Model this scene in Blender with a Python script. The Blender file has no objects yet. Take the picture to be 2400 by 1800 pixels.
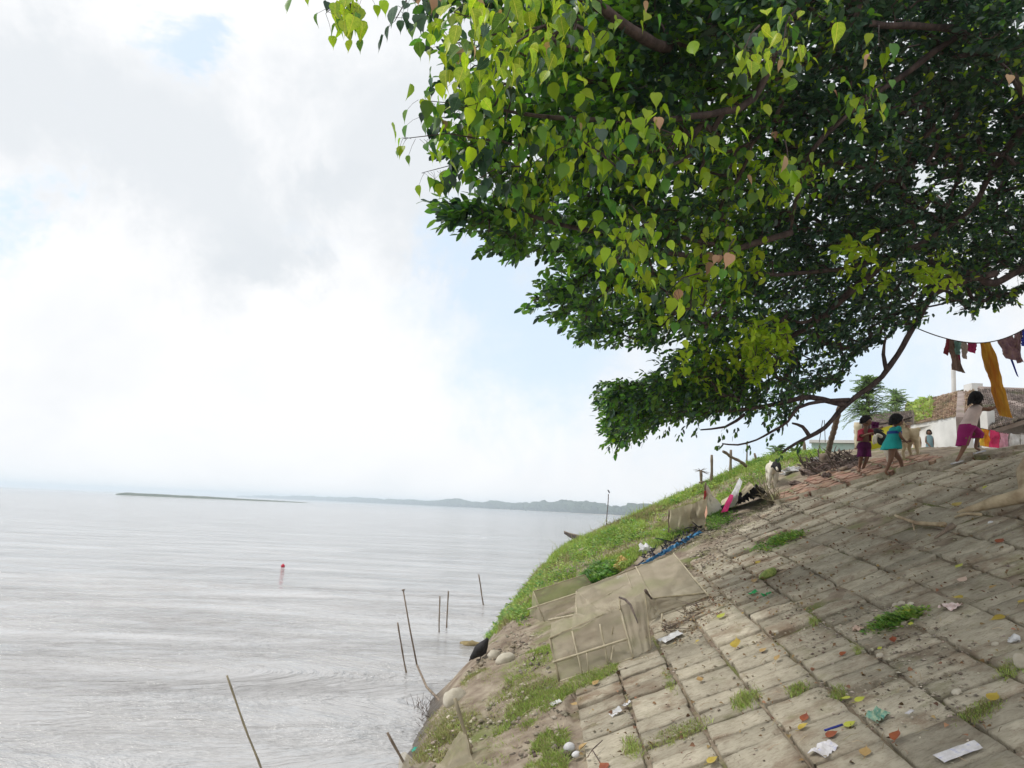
import bpy, math, random
import numpy as np
from mathutils import Vector, Matrix, Euler, noise as mnoise
random.seed(7); rs = np.random.RandomState(11)
sc = bpy.context.scene
col = sc.collection
RAD = math.radians
# ------------------------------------------------------------------ camera
FPX = 1733.0; PITCH = RAD(9.56); ROLL = RAD(2.577); CAMH = 2.9
f_ = np.array([0, math.cos(PITCH), math.sin(PITCH)])
r0_ = np.array([1.0, 0, 0]); u0_ = np.array([0, -math.sin(PITCH), math.cos(PITCH)])
R_ = r0_*math.cos(ROLL) + u0_*math.sin(ROLL)
U_ = u0_*math.cos(ROLL) - r0_*math.sin(ROLL)
C_ = np.array([0, 0, CAMH])
cam = bpy.data.cameras.new('camera'); cam.sensor_width = 36; cam.lens = 26.0
cam.clip_start = 0.05; cam.clip_end = 9000
camo = bpy.data.objects.new('camera', cam); col.objects.link(camo)
M = Matrix(((R_[0], U_[0], -f_[0], 0), (R_[1], U_[1], -f_[1], 0), (R_[2], U_[2], -f_[2], CAMH), (0, 0, 0, 1)))
camo.matrix_world = M
sc.camera = camo
# ------------------------------------------------------------------ world, sun, exposure
SUN_DIR = Vector((-0.62, -0.05, 0.78)).normalized()
sun = bpy.data.lights.new('sun', 'SUN'); sun.energy = 1.5; sun.angle = RAD(12); sun.color = (1.0, .96, .9)
suno = bpy.data.objects.new('sun', sun); col.objects.link(suno)
suno.rotation_euler = SUN_DIR.to_track_quat('Z', 'Y').to_euler()
world = bpy.data.worlds.new('World'); sc.world = world; world.use_nodes = True
nt = world.node_tree; nt.nodes.clear()
def ray(x, y): return f_ + (x-1200)/FPX*R_ + (900-y)/FPX*U_
def build_sky():
    N = nt.nodes; L = nt.links
    out = N.new('ShaderNodeOutputWorld'); bg = N.new('ShaderNodeBackground'); bg.inputs[1].default_value = 0.1
    sky = N.new('ShaderNodeTexSky'); sky.sky_type = 'NISHITA'; sky.sun_disc = False
    sky.sun_elevation = math.asin(SUN_DIR.z); sky.sun_rotation = math.atan2(SUN_DIR.x, SUN_DIR.y)
    sky.dust_density = 2.0
    tc = N.new('ShaderNodeTexCoord')
    def noise(scale, detail, rough, zs=1.0, seed=0.0):
        mp = N.new('ShaderNodeMapping'); mp.inputs['Scale'].default_value = (1, 1, zs); mp.inputs['Location'].default_value = (seed, seed*.7, 0)
        L.new(tc.outputs['Generated'], mp.inputs[0])
        n = N.new('ShaderNodeTexNoise'); n.inputs['Scale'].default_value = scale; n.inputs['Detail'].default_value = detail
        n.inputs['Roughness'].default_value = rough; n.inputs['Distortion'].default_value = .3
        L.new(mp.outputs[0], n.inputs['Vector']); return n
    def math_(op, a, b=None, clamp=False):
        m = N.new('ShaderNodeMath'); m.operation = op; m.use_clamp = clamp
        for i, v in enumerate((a, b)):
            if v is None: continue
            if isinstance(v, (int, float)): m.inputs[i].default_value = v
            else: L.new(v, m.inputs[i])
        return m.outputs[0]
    warp = noise(5.5, 12, .68)
    wv = N.new('ShaderNodeVectorMath'); wv.operation = 'SUBTRACT'; L.new(warp.outputs['Color'], wv.inputs[0]); wv.inputs[1].default_value = (.5, .5, .5)
    ws = N.new('ShaderNodeVectorMath'); ws.operation = 'SCALE'; L.new(wv.outputs[0], ws.inputs[0]); ws.inputs['Scale'].default_value = .34
    wa = N.new('ShaderNodeVectorMath'); wa.operation = 'ADD'; L.new(tc.outputs['Generated'], wa.inputs[0]); L.new(ws.outputs[0], wa.inputs[1])
    def blob(px, py, rad):
        d = ray(px, py); d = d/np.linalg.norm(d)
        s = N.new('ShaderNodeVectorMath'); s.operation = 'DISTANCE'; L.new(wa.outputs[0], s.inputs[0]); s.inputs[1].default_value = tuple(d)
        mr = N.new('ShaderNodeMapRange'); mr.interpolation_type = 'SMOOTHSTEP'
        mr.inputs['From Min'].default_value = rad*1.35; mr.inputs['From Max'].default_value = rad*.35
        L.new(s.outputs['Value'], mr.inputs['Value']); return mr.outputs[0]
    def total(lst):
        t = blob(*lst[0])
        for b in lst[1:]: t = math_('MAXIMUM', t, blob(*b))
        return t
    # cloud layers seen over the river: grey undersides, thin places where the blue comes through
    grey = total([(60, 210, .12), (250, 330, .12), (430, 400, .13), (560, 520, .11), (640, 620, .07), (900, 330, .15), (1050, 430, .14), (760, 400, .08),
                  (1400, 300, .3), (1900, 200, .35)])
    blue = total([(425, 75, .05), (455, 20, .04), (440, 120, .03), (1260, 760, .16), (1130, 600, .08), (20, 560, .05), (1900, 900, .2)])
    ng = noise(2.6, 7, .55, 1.6, 3.1)
    gv = N.new('ShaderNodeMapRange'); L.new(ng.outputs['Fac'], gv.inputs['Value']); gv.inputs['From Min'].default_value = .5; gv.inputs['From Max'].default_value = .72
    gsum = math_('ADD', math_('MULTIPLY', grey, .85), math_('MULTIPLY', gv.outputs[0], .5), True)
    mix = N.new('ShaderNodeMix'); mix.data_type = 'RGBA'
    mix.inputs[6].default_value = (7.7, 7.75, 7.85, 1); mix.inputs[7].default_value = (6.0, 6.3, 6.6, 1)
    L.new(gsum, mix.inputs[0])
    # the sky proper, paled by thin high cloud
    pale = N.new('ShaderNodeMix'); pale.data_type = 'RGBA'; pale.inputs[0].default_value = .72
    L.new(sky.outputs[0], pale.inputs[6]); pale.inputs[7].default_value = (6.7, 7.9, 9.1, 1)
    nb = noise(5.0, 8, .6, 2.0, 8.4)
    bv = N.new('ShaderNodeMapRange'); L.new(nb.outputs['Fac'], bv.inputs['Value']); bv.inputs['From Min'].default_value = .62; bv.inputs['From Max'].default_value = .8
    bsum = math_('ADD', math_('MULTIPLY', blue, .9), math_('MULTIPLY', bv.outputs[0], .3), True)
    mix2 = N.new('ShaderNodeMix'); mix2.data_type = 'RGBA'
    L.new(bsum, mix2.inputs[0]); L.new(mix.outputs[2], mix2.inputs[6]); L.new(pale.outputs[2], mix2.inputs[7])
    L.new(mix2.outputs[2], bg.inputs[0]); L.new(bg.outputs[0], out.inputs[0])
build_sky()
sc.view_settings.view_transform = 'Standard'; sc.view_settings.look = 'None'
sc.view_settings.exposure = 0.42; sc.view_settings.gamma = 1.0; sc.view_settings.use_curve_mapping = False
sc.render.engine = 'CYCLES'
cy = sc.cycles
cy.use_denoising = True; cy.max_bounces = 8; cy.diffuse_bounces = 3; cy.glossy_bounces = 2; cy.transmission_bounces = 4
cy.transparent_max_bounces = 8; cy.volume_bounces = 1; cy.sample_clamp_indirect = 6; cy.caustics_reflective = False; cy.caustics_refractive = False

# ------------------------------------------------------------------ placing helpers
def P(px, py, Z): return C_ + Z*ray(px, py)
NP_ = np.array([-0.38797892, -0.08761936, 0.91749398]); P0_ = C_ - NP_*2.8
DV = np.array([0.03709759, 0.99318119, 0.11052096]); UV = np.array([0.92092154, -0.07691662, 0.3820829])
def sstep(a, b, x):
    t = np.clip((x-a)/(b-a), 0, 1); return t*t*(3-2*t)
_sy = np.array([-60, 2, 7, 8.98, 10.65, 11.83, 12.96, 14.33, 16.5, 18.0, 19.2, 20.4, 22, 26, 34, 60, 400, 3000.])
_sx = np.array([-3.0, -1.2, -1.1, -1.04, -.97, -1.0, -.71, -.47, -.30, -.15, .55, 2.2, 5.5, 9.5, 12.5, 22, 160, 1300.])
_wy = np.array([0, 8, 10, 12, 14, 17, 60.]); _ww = np.array([.35, .45, .75, 1.1, 1.5, 1.7, 2.5])
def G(x, y):
    x = np.asarray(x, float); y = np.asarray(y, float)
    zp = P0_[2] - (NP_[0]*(x-P0_[0]) + NP_[1]*(np.clip(y, 1.5, 23)-P0_[1]))/NP_[2]
    T = 4.12 + .085*np.clip(y-11, 0, 5) + .004*np.clip(y-16, 0, 60)
    d = zp - T
    zz = np.where(d > .35, T + .02*np.clip(x-8, 0, 3), np.where(d < -.35, zp, zp - (d+.35)**2/1.4))
    yr = 16.9 + .36*x
    k = 1 - sstep(7.4, 9.4, x)
    zz = zz - k*.75*np.clip(y-yr, 0, 30)**1.25
    xs = np.interp(y, _sy, _sx); w = np.interp(y, _wy, _ww)
    t = (x-xs)/w
    s = np.where(t < 1, 1-(1-np.clip(t, 0, 1))**2, 1.0)
    zz = np.where(t > 0, np.minimum(zz, 99)*s, .55*(x-xs))
    return np.clip(zz, -2.0, 99)
def hit(px, py, hh=0.0, t0=3.0, t1=70.0):
    d = ray(px, py)
    t = np.concatenate([np.linspace(t0, 25, 900), np.linspace(25.05, t1, 600)])
    p = C_[None, :] + t[:, None]*d[None, :]
    g = p[:, 2] - (np.maximum(G(p[:, 0], p[:, 1]), -.0) + hh)
    k = np.argmax(g < 0)
    if g[k] >= 0: return p[-1]
    if k == 0: return p[0]
    a = g[k-1]/(g[k-1]-g[k]); return p[k-1] + (p[k]-p[k-1])*a
def dep(p): return float(np.dot(np.asarray(p)-C_, f_))
def V(p): return Vector([float(a) for a in p])
def gz(x, y): return float(G(np.array([x]), np.array([y]))[0])

# value noise
_perm = rs.rand(256, 256)
def vnoise(x, y, s=1.0):
    x = np.asarray(x)*s; y = np.asarray(y)*s
    xi = np.floor(x).astype(int); yi = np.floor(y).astype(int); fx = x-xi; fy = y-yi
    fx = fx*fx*(3-2*fx); fy = fy*fy*(3-2*fy)
    g = lambda a, b: _perm[a & 255, b & 255]
    return (g(xi, yi)*(1-fx)+g(xi+1, yi)*fx)*(1-fy) + (g(xi, yi+1)*(1-fx)+g(xi+1, yi+1)*fx)*fy - .5
def fbm(x, y, s=1.0, o=4):
    t = 0; a = 1.0
    for i in range(o): t = t + a*vnoise(np.asarray(x)+17.3*i, np.asarray(y)-9.1*i, s); s *= 2.03; a *= .5
    return t
def in_poly(x, y, poly):
    poly = np.asarray(poly); inside = np.zeros(len(x), bool); j = len(poly)-1
    for i in range(len(poly)):
        xi, yi = poly[i]; xj, yj = poly[j]
        c = ((yi > y) != (yj > y)) & (x < (xj-xi)*(y-yi)/(yj-yi+1e-12)+xi)
        inside ^= c; j = i
    return inside
def proj(p):
    q = np.asarray(p)-C_; Z = q@f_; return 1200+FPX*(q@R_)/Z, 900-FPX*(q@U_)/Z, Z

# ------------------------------------------------------------------ tagging and mesh helpers
def tag(o, label=None, cat=None, group=None, kind=None):
    if label: o['label'] = label
    if cat: o['category'] = cat
    if group: o['group'] = group
    if kind: o['kind'] = kind
    return o
def empty(name, loc, label=None, cat=None, group=None, rz=0):
    o = bpy.data.objects.new(name, None); col.objects.link(o); o.location = V(loc); o.rotation_euler = (0, 0, rz)
    o.empty_display_size = .1
    return tag(o, label, cat, group)
def link(name, me, mats, parent=None, smooth=True):
    if not isinstance(mats, (list, tuple)): mats = [mats]
    for m in mats:
        if len(me.materials) < len(mats): me.materials.append(m)
    if smooth and len(me.polygons): me.polygons.foreach_set('use_smooth', [True]*len(me.polygons))
    o = bpy.data.objects.new(name, me); col.objects.link(o)
    if parent is not None:
        o.parent = parent
        o.matrix_parent_inverse = wm(parent).inverted()
    return o
def wm(o):
    m = Matrix.LocRotScale(o.location, o.rotation_euler, o.scale)
    if o.parent is None: return m
    return wm(o.parent) @ o.matrix_parent_inverse @ m
class MB:
    def __init__(s): s.v = []; s.f = []; s.m = []
    def add(s, vs, fs, mi=0):
        n = len(s.v); s.v.extend([tuple(float(c) for c in v) for v in vs]); s.f.extend([tuple(n+i for i in f) for f in fs]); s.m.extend([mi]*len(fs)); return s
    def box(s, c, size, rot=None, mi=0):
        c = Vector(c); hx, hy, hz = [a/2 for a in size]
        vs = [Vector((x, y, z)) for x in (-hx, hx) for y in (-hy, hy) for z in (-hz, hz)]
        if rot is not None: vs = [rot @ v for v in vs]
        return s.add([c+v for v in vs], [(0, 1, 3, 2), (4, 6, 7, 5), (0, 4, 5, 1), (2, 3, 7, 6), (0, 2, 6, 4), (1, 5, 7, 3)], mi)
    def tube(s, pts, rad, n=6, mi=0, cap=True):
        pts = [Vector([float(a) for a in p]) for p in pts]
        if not hasattr(rad, '__len__'): rad = [rad]*len(pts)
        rings = []
        T0 = (pts[1]-pts[0]).normalized(); a = T0.orthogonal().normalized()
        for i, p in enumerate(pts):
            T = (pts[min(i+1, len(pts)-1)]-pts[max(i-1, 0)])
            T = T.normalized() if T.length > 1e-9 else T0
            a = (a - T*a.dot(T)); a = a.normalized() if a.length > 1e-6 else T.orthogonal().normalized()
            b = T.cross(a)
            rings.append([p + (a*math.cos(2*math.pi*k/n)+b*math.sin(2*math.pi*k/n))*rad[i] for k in range(n)])
        vs = [v for r in rings for v in r]; fs = []
        for i in range(len(pts)-1):
            for k in range(n):
                k2 = (k+1) % n; fs.append((i*n+k, i*n+k2, (i+1)*n+k2, (i+1)*n+k))
        if cap: fs.append(tuple(range(n))[::-1]); fs.append(tuple((len(pts)-1)*n+k for k in range(n)))
        return s.add(vs, fs, mi)
    def loft(s, rings, mi=0, cap=True, closed=True):
        n = len(rings[0]); vs = [v for r in rings for v in r]; fs = []
        for i in range(len(rings)-1):
            for k in range(n if closed else n-1):
                k2 = (k+1) % n; fs.append((i*n+k, i*n+k2, (i+1)*n+k2, (i+1)*n+k))
        if cap and closed: fs.append(tuple(range(n))[::-1]); fs.append(tuple((len(rings)-1)*n+k for k in range(n)))
        return s.add(vs, fs, mi)
    def ell(s, c, r, rot=None, nu=10, nv=7, mi=0, jit=0):
        c = Vector(c); vs = []; fs = []
        for j in range(nv+1):
            th = math.pi*j/nv
            for i in range(nu):
                ph = 2*math.pi*i/nu
                v = Vector((r[0]*math.sin(th)*math.cos(ph), r[1]*math.sin(th)*math.sin(ph), r[2]*math.cos(th)))
                if jit: v = v*(1+jit*mnoise.noise(v.normalized()*2.1+c*3))
                if rot is not None: v = rot @ v
                vs.append(c+v)
        for j in range(nv):
            for i in range(nu):
                i2 = (i+1) % nu; fs.append((j*nu+i, (j+1)*nu+i, (j+1)*nu+i2, j*nu+i2))
        return s.add(vs, fs, mi)
    def build(s, name, mats, parent=None, smooth=False):
        me = bpy.data.meshes.new(name); me.from_pydata(s.v, [], s.f); me.update()
        o = link(name, me, mats, parent, smooth)
        if any(s.m): me.polygons.foreach_set('material_index', s.m)
        return o
def np_mesh(name, verts, quads=None, tris=None, mats=None, parent=None, mi=None, smooth=False):
    me = bpy.data.meshes.new(name); nv = len(verts)
    q = np.zeros((0, 4), int) if quads is None else np.asarray(quads); t = np.zeros((0, 3), int) if tris is None else np.asarray(tris)
    loops = np.concatenate([q.ravel(), t.ravel()]).astype(np.int32)
    starts = np.concatenate([np.arange(len(q))*4, len(q)*4+np.arange(len(t))*3]).astype(np.int32)
    me.vertices.add(nv); me.vertices.foreach_set('co', np.asarray(verts, np.float32).ravel())
    me.loops.add(len(loops)); me.loops.foreach_set('vertex_index', loops)
    me.polygons.add(len(starts)); me.polygons.foreach_set('loop_start', starts)
    me.update(calc_edges=True); me.validate()
    o = link(name, me, mats, parent, smooth)
    if mi is not None: me.polygons.foreach_set('material_index', np.asarray(mi, np.int32))
    me.update()
    return o

# ------------------------------------------------------------------ materials
def nodes(name):
    m = bpy.data.materials.new(name); m.use_nodes = True; t = m.node_tree; t.nodes.clear()
    return m, t.nodes, t.links
def pmat(name, c1, c2=None, scale=4.0, detail=6, rough=.8, bump=0.0, bscale=None, c3=None, s3=1.0, t3=(.5, .6), objrand=0.0, island=0.0,
         trans=0.0, spec=.3, coord='Object', alpha=1.0, stretch=(1, 1, 1), lo=.35, hi=.65, metal=0.0):
    m, N, L = nodes(name)
    out = N.new('ShaderNodeOutputMaterial'); b = N.new('ShaderNodeBsdfPrincipled')
    b.inputs['Roughness'].default_value = rough; b.inputs['Specular IOR Level'].default_value = spec; b.inputs['Metallic'].default_value = metal
    tc = N.new('ShaderNodeTexCoord'); mp = N.new('ShaderNodeMapping'); mp.inputs['Scale'].default_value = stretch
    if coord == 'World':
        ge = N.new('ShaderNodeNewGeometry'); L.new(ge.outputs['Position'], mp.inputs[0])
    else: L.new(tc.outputs[coord], mp.inputs[0])
    c2 = c2 or c1
    n = N.new('ShaderNodeTexNoise'); n.inputs['Scale'].default_value = scale; n.inputs['Detail'].default_value = detail; n.inputs['Roughness'].default_value = .6
    L.new(mp.outputs[0], n.inputs['Vector'])
    cr = N.new('ShaderNodeValToRGB'); cr.color_ramp.elements[0].position = lo; cr.color_ramp.elements[1].position = hi
    cr.color_ramp.elements[0].color = (*c1, 1); cr.color_ramp.elements[1].color = (*c2, 1)
    L.new(n.outputs['Fac'], cr.inputs[0]); colr = cr.outputs[0]
    if c3:
        n3 = N.new('ShaderNodeTexNoise'); n3.inputs['Scale'].default_value = s3; n3.inputs['Detail'].default_value = 5; L.new(mp.outputs[0], n3.inputs['Vector'])
        r3 = N.new('ShaderNodeMapRange'); r3.inputs['From Min'].default_value = t3[0]; r3.inputs['From Max'].default_value = t3[1]; L.new(n3.outputs['Fac'], r3.inputs[0])
        mx = N.new('ShaderNodeMix'); mx.data_type = 'RGBA'; L.new(r3.outputs[0], mx.inputs[0]); L.new(colr, mx.inputs[6]); mx.inputs[7].default_value = (*c3, 1); colr = mx.outputs[2]
    if objrand or island:
        if island: src = N.new('ShaderNodeNewGeometry').outputs['Random Per Island']; amt = island
        else: src = N.new('ShaderNodeObjectInfo').outputs['Random']; amt = objrand
        mr = N.new('ShaderNodeMapRange'); mr.inputs['To Min'].default_value = 1-amt; mr.inputs['To Max'].default_value = 1+amt; L.new(src, mr.inputs[0])
        hs = N.new('ShaderNodeHueSaturation'); L.new(colr, hs.inputs['Color']); L.new(mr.outputs[0], hs.inputs['Value'])
        mh = N.new('ShaderNodeMapRange'); mh.inputs['To Min'].default_value = .5-amt*.06; mh.inputs['To Max'].default_value = .5+amt*.06
        fr = N.new('ShaderNodeMath'); fr.operation = 'FRACT'; mu = N.new('ShaderNodeMath'); mu.operation = 'MULTIPLY'; mu.inputs[1].default_value = 7.31
        L.new(src, mu.inputs[0]); L.new(mu.outputs[0], fr.inputs[0]); L.new(fr.outputs[0], mh.inputs[0]); L.new(mh.outputs[0], hs.inputs['Hue'])
        colr = hs.outputs[0]
    L.new(colr, b.inputs['Base Color'])
    if bump:
        bn = N.new('ShaderNodeTexNoise'); bn.inputs['Scale'].default_value = bscale or scale*4; bn.inputs['Detail'].default_value = 8; bn.inputs['Roughness'].default_value = .65
        L.new(mp.outputs[0], bn.inputs['Vector'])
        bp = N.new('ShaderNodeBump'); bp.inputs['Strength'].default_value = bump; bp.inputs['Distance'].default_value = .02
        L.new(bn.outputs['Fac'], bp.inputs['Height']); L.new(bp.outputs[0], b.inputs['Normal'])
    sh = b.outputs[0]
    if trans:
        tr = N.new('ShaderNodeBsdfTranslucent'); L.new(colr, tr.inputs[0])
        g = N.new('ShaderNodeMix'); g.data_type = 'RGBA'; g.blend_type = 'MULTIPLY'; g.inputs[0].default_value = 1.0; L.new(colr, g.inputs[6]); g.inputs[7].default_value = (1.25, 1.45, .55, 1)
        if trans > .3: L.new(g.outputs[2], tr.inputs[0])
        ms = N.new('ShaderNodeMixShader'); ms.inputs[0].default_value = trans; L.new(sh, ms.inputs[1]); L.new(tr.outputs[0], ms.inputs[2]); sh = ms.outputs[0]
    if alpha < 1:
        ta = N.new('ShaderNodeBsdfTransparent'); ms = N.new('ShaderNodeMixShader'); ms.inputs[0].default_value = alpha
        L.new(ta.outputs[0], ms.inputs[1]); L.new(sh, ms.inputs[2]); sh = ms.outputs[0]
    L.new(sh, out.inputs[0])
    return m
def concrete():
    m, N, L = nodes('concrete_block'); out = N.new('ShaderNodeOutputMaterial'); b = N.new('ShaderNodeBsdfPrincipled'); b.inputs['Roughness'].default_value = .93; b.inputs['Specular IOR Level'].default_value = .12
    ge = N.new('ShaderNodeNewGeometry')
    def nz(s, det, st=(1, 1, 1), loc=(0, 0, 0), ro=.62):
        mp = N.new('ShaderNodeMapping'); mp.inputs['Scale'].default_value = st; mp.inputs['Location'].default_value = loc; L.new(ge.outputs['Position'], mp.inputs[0])
        n = N.new('ShaderNodeTexNoise'); n.inputs['Scale'].default_value = s; n.inputs['Detail'].default_value = det; n.inputs['Roughness'].default_value = ro; L.new(mp.outputs[0], n.inputs['Vector']); return n.outputs['Fac']
    def mr(v, a, c): r = N.new('ShaderNodeMapRange'); r.inputs['From Min'].default_value = a; r.inputs['From Max'].default_value = c; L.new(v, r.inputs[0]); return r.outputs[0]
    def mixc(f, a, c):
        x = N.new('ShaderNodeMix'); x.data_type = 'RGBA'; L.new(f, x.inputs[0])
        for i, v in ((6, a), (7, c)):
            if isinstance(v, tuple): x.inputs[i].default_value = (*v, 1)
            else: L.new(v, x.inputs[i])
        return x.outputs[2]
    c = mixc(mr(nz(4.5, 8), .35, .65), (.385, .345, .265), (.54, .49, .385))
    c = mixc(mr(nz(14, 8, (1, 3.2, 1), (4, 4, 0), .75), .5, .75), c, (.21, .17, .125))       # streaks of the trowel and wash
    c = mixc(mr(nz(1.5, 7, (1, 1.3, 1), (9, 2, 0), .7), .5, .66), c, (.25, .185, .13))        # trodden soil
    c = mixc(mr(nz(2.1, 8, (1, 1, 1), (1, 7, 3), .7), .56, .76), c, (.225, .22, .11))         # algae
    oi = N.new('ShaderNodeObjectInfo'); r = N.new('ShaderNodeMapRange'); r.inputs['To Min'].default_value = .74; r.inputs['To Max'].default_value = 1.16; L.new(oi.outputs['Random'], r.inputs[0])
    hs = N.new('ShaderNodeHueSaturation'); L.new(c, hs.inputs['Color']); L.new(r.outputs[0], hs.inputs['Value']); L.new(hs.outputs[0], b.inputs['Base Color'])
    h1 = nz(18, 10, (1, 2.6, 1), (0, 0, 0), .75); h2 = nz(55, 6); prev = None
    for h, st, d in ((h1, .8, .018), (h2, .5, .006)):
        bp = N.new('ShaderNodeBump'); bp.inputs['Strength'].default_value = st; bp.inputs['Distance'].default_value = d; L.new(h, bp.inputs['Height'])
        if prev: L.new(prev, bp.inputs['Normal'])
        prev = bp.outputs[0]
    L.new(prev, b.inputs['Normal']); L.new(b.outputs[0], out.inputs[0]); return m
m_conc = concrete()
m_dirt = pmat('bank_soil', (.19, .145, .11), (.38, .325, .25), scale=4.5, rough=.95, bump=.9, bscale=14, c3=(.17, .19, .07), s3=1.4, t3=(.5, .68), spec=.1, coord='World')
def wet_edge(m):
    # soil stays soaked and dark just above the waterline
    N = m.node_tree.nodes; L = m.node_tree.links; b = [n for n in N if n.type == 'BSDF_PRINCIPLED'][0]; src = b.inputs['Base Color'].links[0].from_socket
    ge = N.new('ShaderNodeNewGeometry'); sx = N.new('ShaderNodeSeparateXYZ'); L.new(ge.outputs['Position'], sx.inputs[0])
    nz = N.new('ShaderNodeTexNoise'); nz.inputs['Scale'].default_value = 2.0; nz.inputs['Detail'].default_value = 5; L.new(ge.outputs['Position'], nz.inputs['Vector'])
    ad = N.new('ShaderNodeMath'); ad.operation = 'MULTIPLY_ADD'; L.new(nz.outputs['Fac'], ad.inputs[0]); ad.inputs[1].default_value = -.5; L.new(sx.outputs[2], ad.inputs[2])
    mr = N.new('ShaderNodeMapRange'); mr.inputs['From Min'].default_value = .08; mr.inputs['From Max'].default_value = -.14; L.new(ad.outputs[0], mr.inputs[0])
    mx = N.new('ShaderNodeMix'); mx.data_type = 'RGBA'; L.new(mr.outputs[0], mx.inputs[0]); L.new(src, mx.inputs[6]); mx.inputs[7].default_value = (.085, .068, .05, 1); L.new(mx.outputs[2], b.inputs['Base Color'])
    rr_ = N.new('ShaderNodeMapRange'); rr_.inputs['To Min'].default_value = .95; rr_.inputs['To Max'].default_value = .35; L.new(mr.outputs[0], rr_.inputs[0]); L.new(rr_.outputs[0], b.inputs['Roughness'])
wet_edge(m_dirt)
m_brick = pmat('red_brick', (.30, .17, .12), (.40, .29, .22), scale=8, rough=.95, bump=.5, bscale=30, objrand=.2, spec=.1, coord='World')
m_clay = pmat('clay_tile', (.28, .19, .13), (.40, .30, .21), scale=2, rough=.9, bump=.4, bscale=20, c3=(.16, .17, .08), s3=.9, t3=(.52, .7), island=.3, coord='World')
m_clay2 = pmat('old_grey_tile', (.20, .16, .14), (.32, .27, .24), scale=2, rough=.9, bump=.4, bscale=20, c3=(.15, .17, .07), s3=.8, t3=(.55, .7), island=.3, coord='World')
m_whitewash = pmat('whitewashed_plaster', (.62, .62, .60), (.76, .76, .74), scale=1.2, rough=.9, c3=(.5, .47, .4), s3=.8, t3=(.55, .8), coord='World')
m_wood = pmat('weathered_wood', (.16, .12, .09), (.30, .24, .18), scale=12, rough=.85, bump=.4, bscale=40, stretch=(1, 1, .2))
m_wooddark = pmat('wet_dark_wood', (.07, .055, .05), (.16, .12, .10), scale=12, rough=.8, bump=.4, bscale=40)
m_bamboo = pmat('bamboo', (.22, .19, .13), (.40, .34, .22), scale=9, rough=.6, bump=.2, stretch=(1, 1, .3))
m_bark = pmat('tree_bark', (.045, .032, .032), (.12, .085, .078), scale=14, rough=.9, bump=.7, bscale=50, stretch=(1, 1, .35))
m_root = pmat('pale_root_bark', (.36, .27, .17), (.60, .50, .34), scale=7, rough=.85, bump=.5, bscale=30, stretch=(.5, 1, 1), c3=(.26, .15, .10), s3=2.2, t3=(.52, .75))
m_net = pmat('net_cloth', (.44, .395, .29), (.56, .505, .385), scale=3, rough=.9, bump=.25, bscale=90, trans=.25, alpha=.54, spec=.05)
m_netedge = pmat('net_hem', (.40, .35, .24), (.52, .46, .34), scale=12, rough=.9)
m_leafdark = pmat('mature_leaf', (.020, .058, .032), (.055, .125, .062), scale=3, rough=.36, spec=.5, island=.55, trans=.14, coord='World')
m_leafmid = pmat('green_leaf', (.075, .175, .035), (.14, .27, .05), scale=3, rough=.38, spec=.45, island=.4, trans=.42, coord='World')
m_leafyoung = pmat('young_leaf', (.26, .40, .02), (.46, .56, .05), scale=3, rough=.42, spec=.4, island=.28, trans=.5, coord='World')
m_leafpink = pmat('new_pink_leaf', (.48, .26, .17), (.58, .38, .22), scale=4, rough=.45, trans=.3, island=.2)
m_grass = pmat('grass_blade', (.26, .35, .09), (.41, .50, .17), scale=1.3, rough=.6, island=.35, trans=.35, coord='World', spec=.25)
m_grassdry = pmat('dry_grass', (.27, .26, .11), (.42, .40, .18), scale=2, rough=.7, island=.35, trans=.3, coord='World', spec=.2)
m_weed = pmat('weed_leaf', (.12, .25, .06), (.24, .39, .11), scale=2, rough=.5, island=.4, trans=.35, coord='World')
m_white = pmat('white_plastic', (.48, .48, .48), (.70, .70, .71), scale=9, rough=.55, bump=.4, bscale=14)
m_paper = pmat('paper', (.50, .48, .48), (.70, .69, .71), scale=14, rough=.8, c3=(.5, .5, .62), s3=20, t3=(.55, .65))
def veined(name, c1, c2, rough, trans):
    """near leaf: pale midrib and side veins drawn in the leaf's own plane"""
    m = pmat(name, c1, c2, scale=6, rough=rough, spec=.5, objrand=.22, trans=trans)
    N = m.node_tree.nodes; L = m.node_tree.links; b = [n for n in N if n.type == 'BSDF_PRINCIPLED'][0]
    tc = N.new('ShaderNodeTexCoord'); sx = N.new('ShaderNodeSeparateXYZ'); L.new(tc.outputs['Object'], sx.inputs[0])
    def mt(op, a, c=None):
        q = N.new('ShaderNodeMath'); q.operation = op
        for i, v in enumerate((a, c)):
            if v is None: continue
            if isinstance(v, (int, float)): q.inputs[i].default_value = v
            else: L.new(v, q.inputs[i])
        return q.outputs[0]
    ay = mt('ABSOLUTE', sx.outputs[1]); mid = mt('LESS_THAN', ay, .014)
    ph = mt('FRACT', mt('MULTIPLY', mt('SUBTRACT', sx.outputs[0], mt('MULTIPLY', ay, .75)), 9.0)); side = mt('LESS_THAN', ph, .10)
    ve = mt('MAXIMUM', mid, mt('MULTIPLY', side, .45))
    for nm in ('BSDF_PRINCIPLED', 'BSDF_TRANSLUCENT'):
        for n in N:
            if n.type == nm:
                lk = n.inputs[0].links[0]; src = lk.from_socket; mx = N.new('ShaderNodeMix'); mx.data_type = 'RGBA'; L.new(ve, mx.inputs[0]); L.new(src, mx.inputs[6]); mx.inputs[7].default_value = (min(1, c2[0]*1.7+.03), min(1, c2[1]*1.35+.03), c2[2]*1.5+.02, 1); L.new(mx.outputs[2], n.inputs[0])
    bp = N.new('ShaderNodeBump'); bp.inputs['Strength'].default_value = .5; bp.inputs['Distance'].default_value = .004; L.new(ve, bp.inputs['Height']); L.new(bp.outputs[0], b.inputs['Normal'])
    return m
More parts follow.
